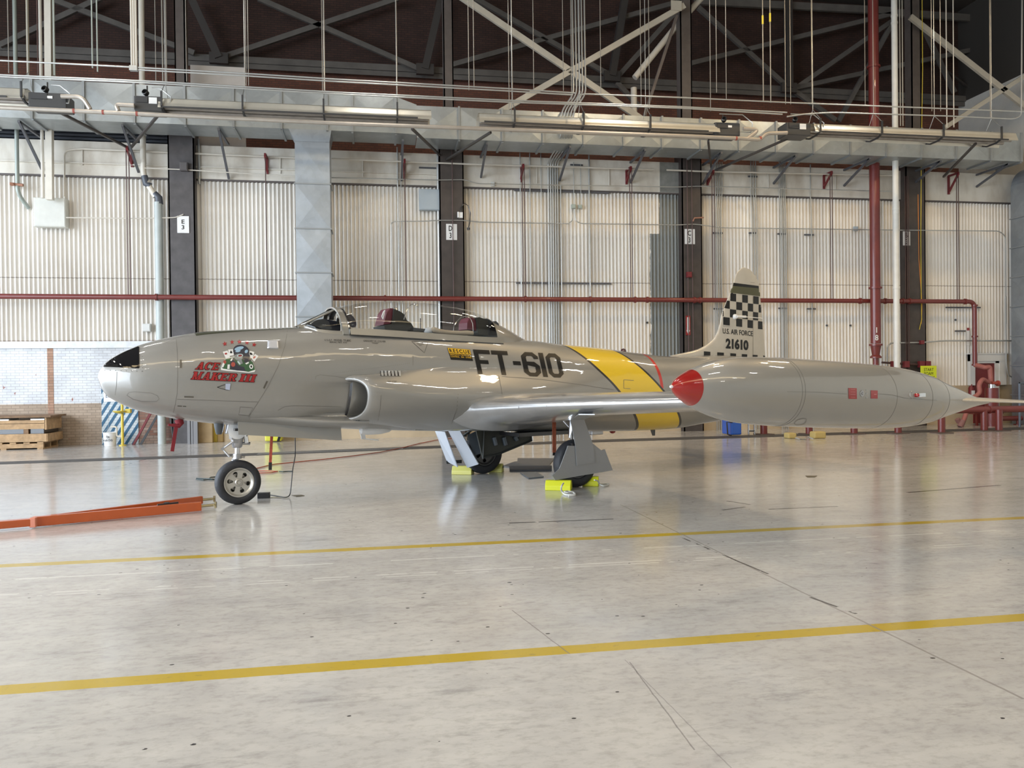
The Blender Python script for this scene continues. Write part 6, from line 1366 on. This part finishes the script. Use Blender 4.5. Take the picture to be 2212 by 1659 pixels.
# pallets and crate
WOOD = mat('pallet_wood', (.42,.27,.14), .75, noise=.3, nscale=9); WOODD = mat('pallet_wood_dark', (.20,.12,.065), .8, noise=.3, nscale=9)
py_ = H(60,971).y; PYB = W - .10; XRt = P(92,915,py_).x; XL = XRt - 2.4
def board(m, x0, x1, y0, y1, z0, z1): m.box((x0,y0,z0),(x1,y1,z1))
def pallet(z, h, label, m_):
    T_ = empty('wooden_pallet', ((XL+XRt)/2, py_+.5, z), label, 'pallet'); ORG[T_.name] = Vector(((XL+XRt)/2, py_+.5, z))
    for k in range(3): m = MB(); y = py_ + .02 + (PYB-py_-.12)/2*k; m.box((XL, y, z+.03), (XRt, y+.06, z+h-.03)); mk('stringer', m, m_, T_)
    m = MB()
    for k in range(9): x = XL + (XRt-XL-.12)*k/8; m.box((x, py_, z+h-.03), (x+.13, PYB, z+h))
    mk('deck_boards', m, m_, T_)
    m = MB()
    for k in range(4): x = XL + (XRt-XL-.12)*k/3; m.box((x, py_, z), (x+.12, PYB, z+.03))
    mk('bottom_boards', m, m_, T_); return T_
pallet(0, .16, 'bottom wooden pallet of the stack at the far left', WOOD)
zc = .16; T_ = empty('wooden_crate', ((XL+XRt)/2, py_+.5, zc), 'open slatted wooden crate lying on a pallet at the far left', 'crate'); ORG[T_.name] = Vector(((XL+XRt)/2, py_+.5, zc)); m = MB(); m.box((XL, py_-.01, zc+.01), (XRt+.08, py_+.03, zc+.19)); m.box((XRt+.06, py_, zc+.01), (XRt+.10, PYB, zc+.19)); mk('lower_side', m, WOOD, T_)
m = MB(); 
for x in (XRt-.4, XRt-1.2, XRt-2.0): m.box((x, py_, zc+.19), (x+.10, py_+.1, zc+.30))
mk('spacer_blocks', m, WOODD, T_)
m = MB(); m.box((XL, py_, zc+.30), (XRt+.05, py_+.04, zc+.42)); m.box((XL, py_, zc+.43), (XRt+.05, py_+.04, zc+.50)); m.box((XRt+.04, py_, zc+.28), (XRt+.08, PYB, zc+.55)); mk('upper_side', m, WOOD, T_)
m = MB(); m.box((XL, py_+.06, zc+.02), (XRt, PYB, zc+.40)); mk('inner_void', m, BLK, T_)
m = MB(); m.box((XL, py_-.03, zc+.56), (XRt+.18, PYB, zc+.60)); mk('lid', m, WOODD, T_)
for k, x in enumerate((XRt-.25, XRt-1.0, XRt-1.9)): m = MB(); m.box((x, py_+.0, zc+.50), (x+.3, py_+.5, zc+.53)); mk('paper_sheet', m, WHT, T_)
# striped eye wash bay
sx0, sx1 = P(220,900,W-.03).x, P(299,900,W-.03).x; sz1 = P(255,871,W-.03).z
T_ = empty('striped_panel', ((sx0+sx1)/2, W-.04, 0), 'white brick panel painted with blue diagonal stripes behind the eye wash', 'painted panel'); ORG[T_.name] = Vector(((sx0+sx1)/2, W-.04, 0))
m = MB(); m.box((sx0, W-.045, 0), (sx1, W-.026, sz1+.55)); mk('panel_ground', m, brick('brick_panel', (.62,.68,.70), (.56,.62,.66), (.4,.45,.48)), T_)
bm_ = bmesh.new(); Wd, Ht = sx1-sx0, sz1+.55
for k in range(-14, 12):
    x = k*.165; v_ = [bm_.verts.new((x+a, b, 0)) for a, b in ((0,0),(.075,0),(.075+Ht*.62,Ht),(Ht*.62,Ht))]; bm_.faces.new(v_)
for co, no in (((0,0,0),(-1,0,0)),((Wd,0,0),(1,0,0))):
    bmesh.ops.bisect_plane(bm_, geom=list(bm_.verts)+list(bm_.edges)+list(bm_.faces), plane_co=co, plane_no=no, clear_outer=True)
bm_.verts.index_update(); m = MB(); m.add([Vector((sx0+v.co.x, W-.048, v.co.y)) for v in bm_.verts], [tuple(v.index for v in f.verts) for f in bm_.faces]); bm_.free(); mk('stripes', m, mat('stripe_blue', (.02,.10,.19), .5), T_)
sg = sign(224,842,262,868,'EYE WASH', W-.06, 'white EYE WASH sign above the blue stripes, partly hidden by the nose', .75, .32, 'eye_wash_sign', tm=mat('sign_navy', (.03,.06,.12), .5)); 
ey = W-.5; YLW = mat('yellow_paint', (.60,.46,.05), .4, 0, .3); q = P(265,960,ey); T_ = empty('eye_wash', (q.x, ey, 0), 'yellow eye wash station on a thin yellow pole', 'eye wash'); ORG[T_.name] = Vector((q.x, ey, 0))
m = MB(); m.cyl((q.x,ey,0), (q.x,ey,P(265,872,ey).z+.5), .032, 12); m.lathe([(0,.08),(.02,.08),(.03,.03)], (q.x,ey,0), (0,0,1), 14); mk('pole', m, YLW, T_, smooth=True)
z = P(262,888,ey).z; m = MB(); m.lathe([(-.06,.03),(-.03,.12),(.0,.15),(.01,.15),(-.02,.05)], (q.x-.04,ey-.05,z), (0,0,1), 20); mk('bowl', m, YLW, T_, smooth=True)
m = MB(); m.box((q.x+.08,ey-.06,z-.05),(q.x+.2,ey+.06,z+.05)); mk('push_handle', m, YLW, T_, bevel=.01); m = MB(); m.tube(rnd([(q.x,ey,.22),(q.x-.13,ey,.22),(q.x-.13,ey,.45),(q.x-.25,ey,.45)], .05), .02, 8); mk('waste_pipe', m, CREAMP, T_, smooth=True)
q = H(238,963); T_ = empty('white_bucket', q, 'white plastic bucket with handwritten Eye wash Only lettering', 'bucket'); ORG[T_.name] = Vector(q); m = MB(); m.lathe([(0,0),(0,.125),(.3,.15),(.305,.155),(.32,.155),(.32,.145),(.02,.12),(.02,0)], q, (0,0,1), 28); mk('bucket_shell', m, WHT, T_, smooth=True)
m = MB(); text_on('Eye\nwash Only', q + Vector((-.11,-.158,.25)), (1,0,0), (0,0,1), .22, .15, (0,0,0), m, bold=.02); mk('bucket_lettering', m, TXT, T_)
m = MB(); m.tube([q + Vector((-.15,0,.3)), q+Vector((-.03,-.02,.42)), q+Vector((.0,-.02,.95))], .004, 5); mk('bucket_cord', m, mat('rope_grey', (.4,.4,.38), .8), T_)
for k, (a, b_) in enumerate([((288,962),(325,893)),((303,962),(344,890))]):
    m = MB(); m.bar(P(*a, W-.3), P(*b_, W-.3), .06 if k == 0 else .03, .05); mk('wall_strut', m, [REDST, HBLK][k], label=['brown slanting strut under the nose against the brick','thin black slanting strut under the nose against the brick'][k], cat='strut')
m = MB(); m.bar(P(362,862,W-.35), P(374,948,W-.35), .03,.03); mk('wall_strut', m, HBLK, label='thin dark strut between the grey pipe and the first column', cat='strut')
for k, (x0, x1) in enumerate(((404,410),(417,426),(412,416))): q0, q1 = P(x0,900,W-.5), P(x1,900,W-.5); m = MB(); m.box((q0.x,W-.5,0),(q1.x,W-.42,1.6)); mk('door_post', m, mat('post_grey', (.20,.20,.21), .5), label=['slim grey post under the nose, left of three','slim grey post under the nose, right of three','slim grey post under the nose, middle of three'][k], cat='post')
for k, x in enumerate((395,404)): q = H(x, 957); m = MB(); m.cyl(q, q + Vector((0,0,.3)), .06, 12); mk('gas_bottle', m, mat('bottle_brown', (.20,.12,.09), .5), smooth=True, label=['left small brown cylinder against the wall under the nose','right small brown cylinder against the wall under the nose'][k], cat='cylinder')
def slab(x0, x1, y0, yb_, m_, label, name, cat, dep=.4):
    b0 = H(x0, yb_); dep = min(dep, W-.07-b0.y) if b0.y < W-.1 else .05; b1 = P(x1, yb_, b0.y); t0 = P(x0, y0, b0.y); m = MB(); m.box((b0.x, b0.y, 0), (b1.x, b0.y+dep, t0.z)); return mk(name, m, m_, bevel=.01, label=label, cat=cat)
slab(424,459,880,957,mat('plywood_tan', (.42,.30,.16), .7, noise=.15), 'tan plywood cabinet standing left of the nose gear', 'plywood_cabinet', 'cabinet')
slab(459,470,880,955,YLW, 'narrow yellow post in front of the tan cabinet', 'yellow_post', 'post', .12); slab(470,482,880,955,mat('ochre', (.30,.19,.06), .6), 'ochre board beside the yellow post', 'ochre_board', 'board', .1)
slab(484,512,900,954,mat('stacked_box_brown', (.06,.05,.04), .7), 'dark stacked box behind the nose strut', 'dark_box', 'box'); slab(528,548,900,953,mat('blue_bin', (.05,.08,.16), .5), 'dark blue bin right of the nose strut', 'blue_bin', 'bin'); slab(552,563,900,952,YLW, 'yellow post right of the dark blue bin', 'yellow_post', 'post', .12)  # the stacked box has one even dark brown colour
YB2 = mat('hiviz_yellow', (.62,.60,.05), .5, 0, .2); q = H(590,955); T_ = empty('yellow_drum', q, 'bright yellow container with dark slanting marks behind the red streamer', 'container'); ORG[T_.name] = Vector(q)
m = MB(); m.box((P(572,955,q.y).x, q.y, 0.02), (P(608,955,q.y).x, q.y+.4, .9)); mk('drum_body', m, YB2, T_, bevel=.03)
m = MB(); a = P(598,953,q.y-.01); m.prism([a, a+Vector((.06,0,0)), a+Vector((.2,0,.4)), a+Vector((.12,0,.4))], (0,-.004,0)); mk('drum_marking', m, TXT, T_)

# ================================================================ things on the floor round the aircraft
OR = mat('orange_paint', (.46,.085,.014), .38, 0, .5, noise=.08); BOLT = mat('brass_bolt', (.45,.38,.22), .3, .8)
a, b_ = H(-40,1137,.06), H(75,1127,.06); c, d = H(438,1093,.07), H(432,1083,.07)
T_ = empty('tow_bar', H(200,1120), 'orange tow bar lying on the floor left of the nose wheel', 'tow bar'); ORG[T_.name] = H(200,1120)
m = MB(); m.bar(a, b_, .10, .075); mk('tow_tube', m, OR, T_, bevel=.006)
m = MB(); m.bar(b_, c + (c-b_)*-.01, .05, .10); mk('near_arm', m, OR, T_, bevel=.006); m = MB(); m.bar(b_ + Vector((0,.05,0)), d + Vector((0,.12,0)), .05, .09); mk('far_arm', m, OR, T_, bevel=.006)
m = MB(); m.cb(b_, (.06,.12,.10)); mk('arm_joint', m, mat('joint_pink', (.62,.22,.14), .4), T_, bevel=.006)
m = MB(); m.bar(H(340,1091,.12), H(385,1086,.12), .02, .02); m.cb(H(360,1088,.12), (.05,.05,.03)); mk('release_lever', m, HBLK, T_)
for k, q_ in enumerate((c, d + Vector((0,.12,0)))):
    e = (c-b_).normalized(); m = MB(); m.cyl(q_ - e*.05, q_ + e*.14, .016, 10); m.cyl(q_ + e*.13 - Vector((0,.04,0)), q_ + e*.13 + Vector((0,.04,0)), .012, 8); m.cb(q_ + e*.14, (.02,.04,.07)); mk('axle_pin', m, BOLT, T_, smooth=True)
# black box and leads by the nose wheel
q = H(568,1077); T_ = mk('power_brick', MB().box((q.x-.07,q.y-.0,0),(q.x+.08,q.y+.09,.07)), HBLK, bevel=.006, label='small black box on the floor right of the nose wheel', cat='power box')
m = MB(); hang = C(*[400+1460/6.144, 880+420/6.144], -.1); hw = JM @ hang; hw2 = H(628,1072); m.tube(rnd([H(582,1069,.02), H(600,1072,.01), H(618,1075,.01), H(627,1070,.02), hw2 + Vector((.03,0,.35)), hw + Vector((0,0,-.2)), hw + Vector((0,0,.05))], .06, 4), .007, 6); mk('power_lead', m, HBLK, smooth=True, label='black lead from the floor box up to the open nose gear bay', cat='cable')
ROP = mat('cord_red', (.36,.075,.045), .6)
m = MB(); m.tube([H(x, y, .012) for x, y in ((553,1012),(565,1009),(590,1003),(640,998),(700,992),(760,985),(820,977),(870,967),(905,958),(940,951),(990,945))], .009, 6); mk('extension_cord', m, ROP, smooth=True, label='thin red cord running from the nose wheel back towards the wall', cat='cord')
m = MB(); m.tube([H(x, y, .012) for x, y in ((555,1017),(580,1017),(600,1018),(585,1021),(560,1022)) ], .008, 6); mk('extension_cord', m, ROP, smooth=True, label='short loop of red cord behind the nose wheel', cat='cord')
m = MB(); m.tube([H(x, y, .012) for x, y in ((603,1018),(612,1019),(622,1018),(632,1018))], .009, 6); mk('extension_cord', m, mat('cord_teal', (.012,.032,.034), .5), smooth=True, label='dark teal cord end behind the nose wheel, right of the red loop', cat='cord')
m = MB(); m.tube([H(x, y, .012) for x, y in ((466,1030),(455,1031),(452,1034),(462,1036),(440,1037),(424,1035),(424,1033),(445,1034),(466,1036))], .009, 6); mk('extension_cord', m, mat('cord_teal', (.012,.032,.034), .5), smooth=True, label='dark teal cord loop to the left of the nose wheel', cat='cord')
# chocks
CY = mat('chock_yellow', (.70,.72,.02), .45, 0, .2); CP = mat('chock_pale_yellow', (.68,.64,.16), .5, 0, .2)
def chock(px, py, lenx, ang, m_, label, holes=False):
    q = H(px, py); T_ = empty('wheel_chock', q, label, 'wheel chock', rz=ang); L_, w_, h_ = lenx, .17, .13
    m = MB(); m.prism([(-L_/2,-w_/2,0),(-L_/2,w_/2,0),(-L_/2,w_/2,h_*.45),(-L_/2,w_*.22,h_),(-L_/2,-w_*.22,h_),(-L_/2,-w_/2,h_*.45)], (L_,0,0)); mk('chock_body', m, m_, T_, bevel=.008)
    if holes:
        m = MB()
        for k in (-1, 1): m.prism([(L_/2-.12*1+.0, -.05+.05*k-.02+.04, h_+.003)]*0 + [(L_/2+.002,.03*k-.02,.06),(L_/2+.002,.03*k+.02,.06),(L_/2+.002,.03*k+.01,.10),(L_/2+.002,.03*k-.01,.10)], (.002,0,0))
        mk('chock_holes', m, BLK, T_)
    return T_
chock(1207, 1058, .34, R(-22), CY, 'bright yellow wheel chock in front of the near main wheel, white rope beside it'); chock(1276, 1049, .22, R(-20), CY, 'yellow wheel chock behind the near main wheel')
chock(1000, 1024, .32, R(-22), CP, 'pale yellow wheel chock in front of the far main wheel', True); chock(1072, 1019, .22, R(-20), CP, 'pale yellow wheel chock behind the far main wheel', True)
RW = mat('rope_white', (.72,.72,.68), .8)
m = MB(); m.tube(rnd([H(1217,1044,.13), H(1213,1050,.14), H(1212,1058,.06), H(1216,1065,.015), H(1222,1069,.012), H(1238,1069,.012), H(1243,1067,.012), H(1237,1063,.014), H(1226,1065,.02), H(1218,1062,.02), H(1228,1061,.014), H(1240,1064,.012), H(1243,1070,.012), H(1228,1071,.012)], .06, 4), .011, 8); mk('chock_rope', m, RW, smooth=True, label='white rope coiled in front of the near yellow chock', cat='rope')
m = MB(); m.tube(rnd([H(1284,1037,.12), H(1291,1038,.10), H(1295,1046,.03), H(1303,1050,.012), H(1316,1047,.012), H(1312,1045,.012), H(1298,1046,.012)], .06, 4), .010, 8); mk('chock_rope', m, RW, smooth=True, label='white rope trailing behind the rear yellow chock of the near wheel', cat='rope')
# mats
RBM = mat('rubber_mat', (.16,.155,.15), .8, noise=.1)
def flat(pts, th, m_, label, name='floor_mat', cat='mat'): m = MB(); m.prism([H(x, y, .002) for x, y in pts], (0,0,th)); return mk(name, m, m_, label=label, cat=cat)
flat([(1085,1008),(1112,998),(1118,998),(1118,991),(1198,991),(1188,1004),(1192,1010),(1100,1010)], .012, RBM, 'flat dark grey mat on the floor between the main wheels'); flat([(1100,1009),(1192,1008),(1192,1017),(1101,1018)], .02, mat('mat_edge', (.05,.05,.055), .7), 'ribbed dark mat strip in front of the flat grey mat')
flat([(1124,1022),(1158,1021),(1175,1031),(1142,1034)], .012, mat('sheet_blue_grey', (.13,.15,.17), .35), 'small glossy blue-grey sheet on the floor in front of the mats', 'floor_sheet', 'sheet')
flat([(1740,1028),(1765,1028),(1760,1031),(1744,1031)], .004, mat('drain_lid', (.14,.12,.08), .6), 'small dark metal cover set in the floor below the tip tank', 'floor_cover', 'cover')
flat([(630,1070),(652,1069),(658,1071),(640,1073)], .003, mat('drain_lid', (.14,.12,.08), .6), 'small dark metal floor cover right of the black lead', 'floor_cover', 'cover')
# black dots (bolts) on the corrugated wall
for k, (x, y) in enumerate(((1786,703),(1837,703),(2064,691),(1398,697))): m = MB(); m.cyl(P(x,y,W-.05), P(x,y,W-.02), .03, 10); mk('wall_plug', m, BLK, label='%s small black plug from the left on the corrugated wall' % ['second','third','fourth','first'][k], cat='plug', group='small black wall plugs')
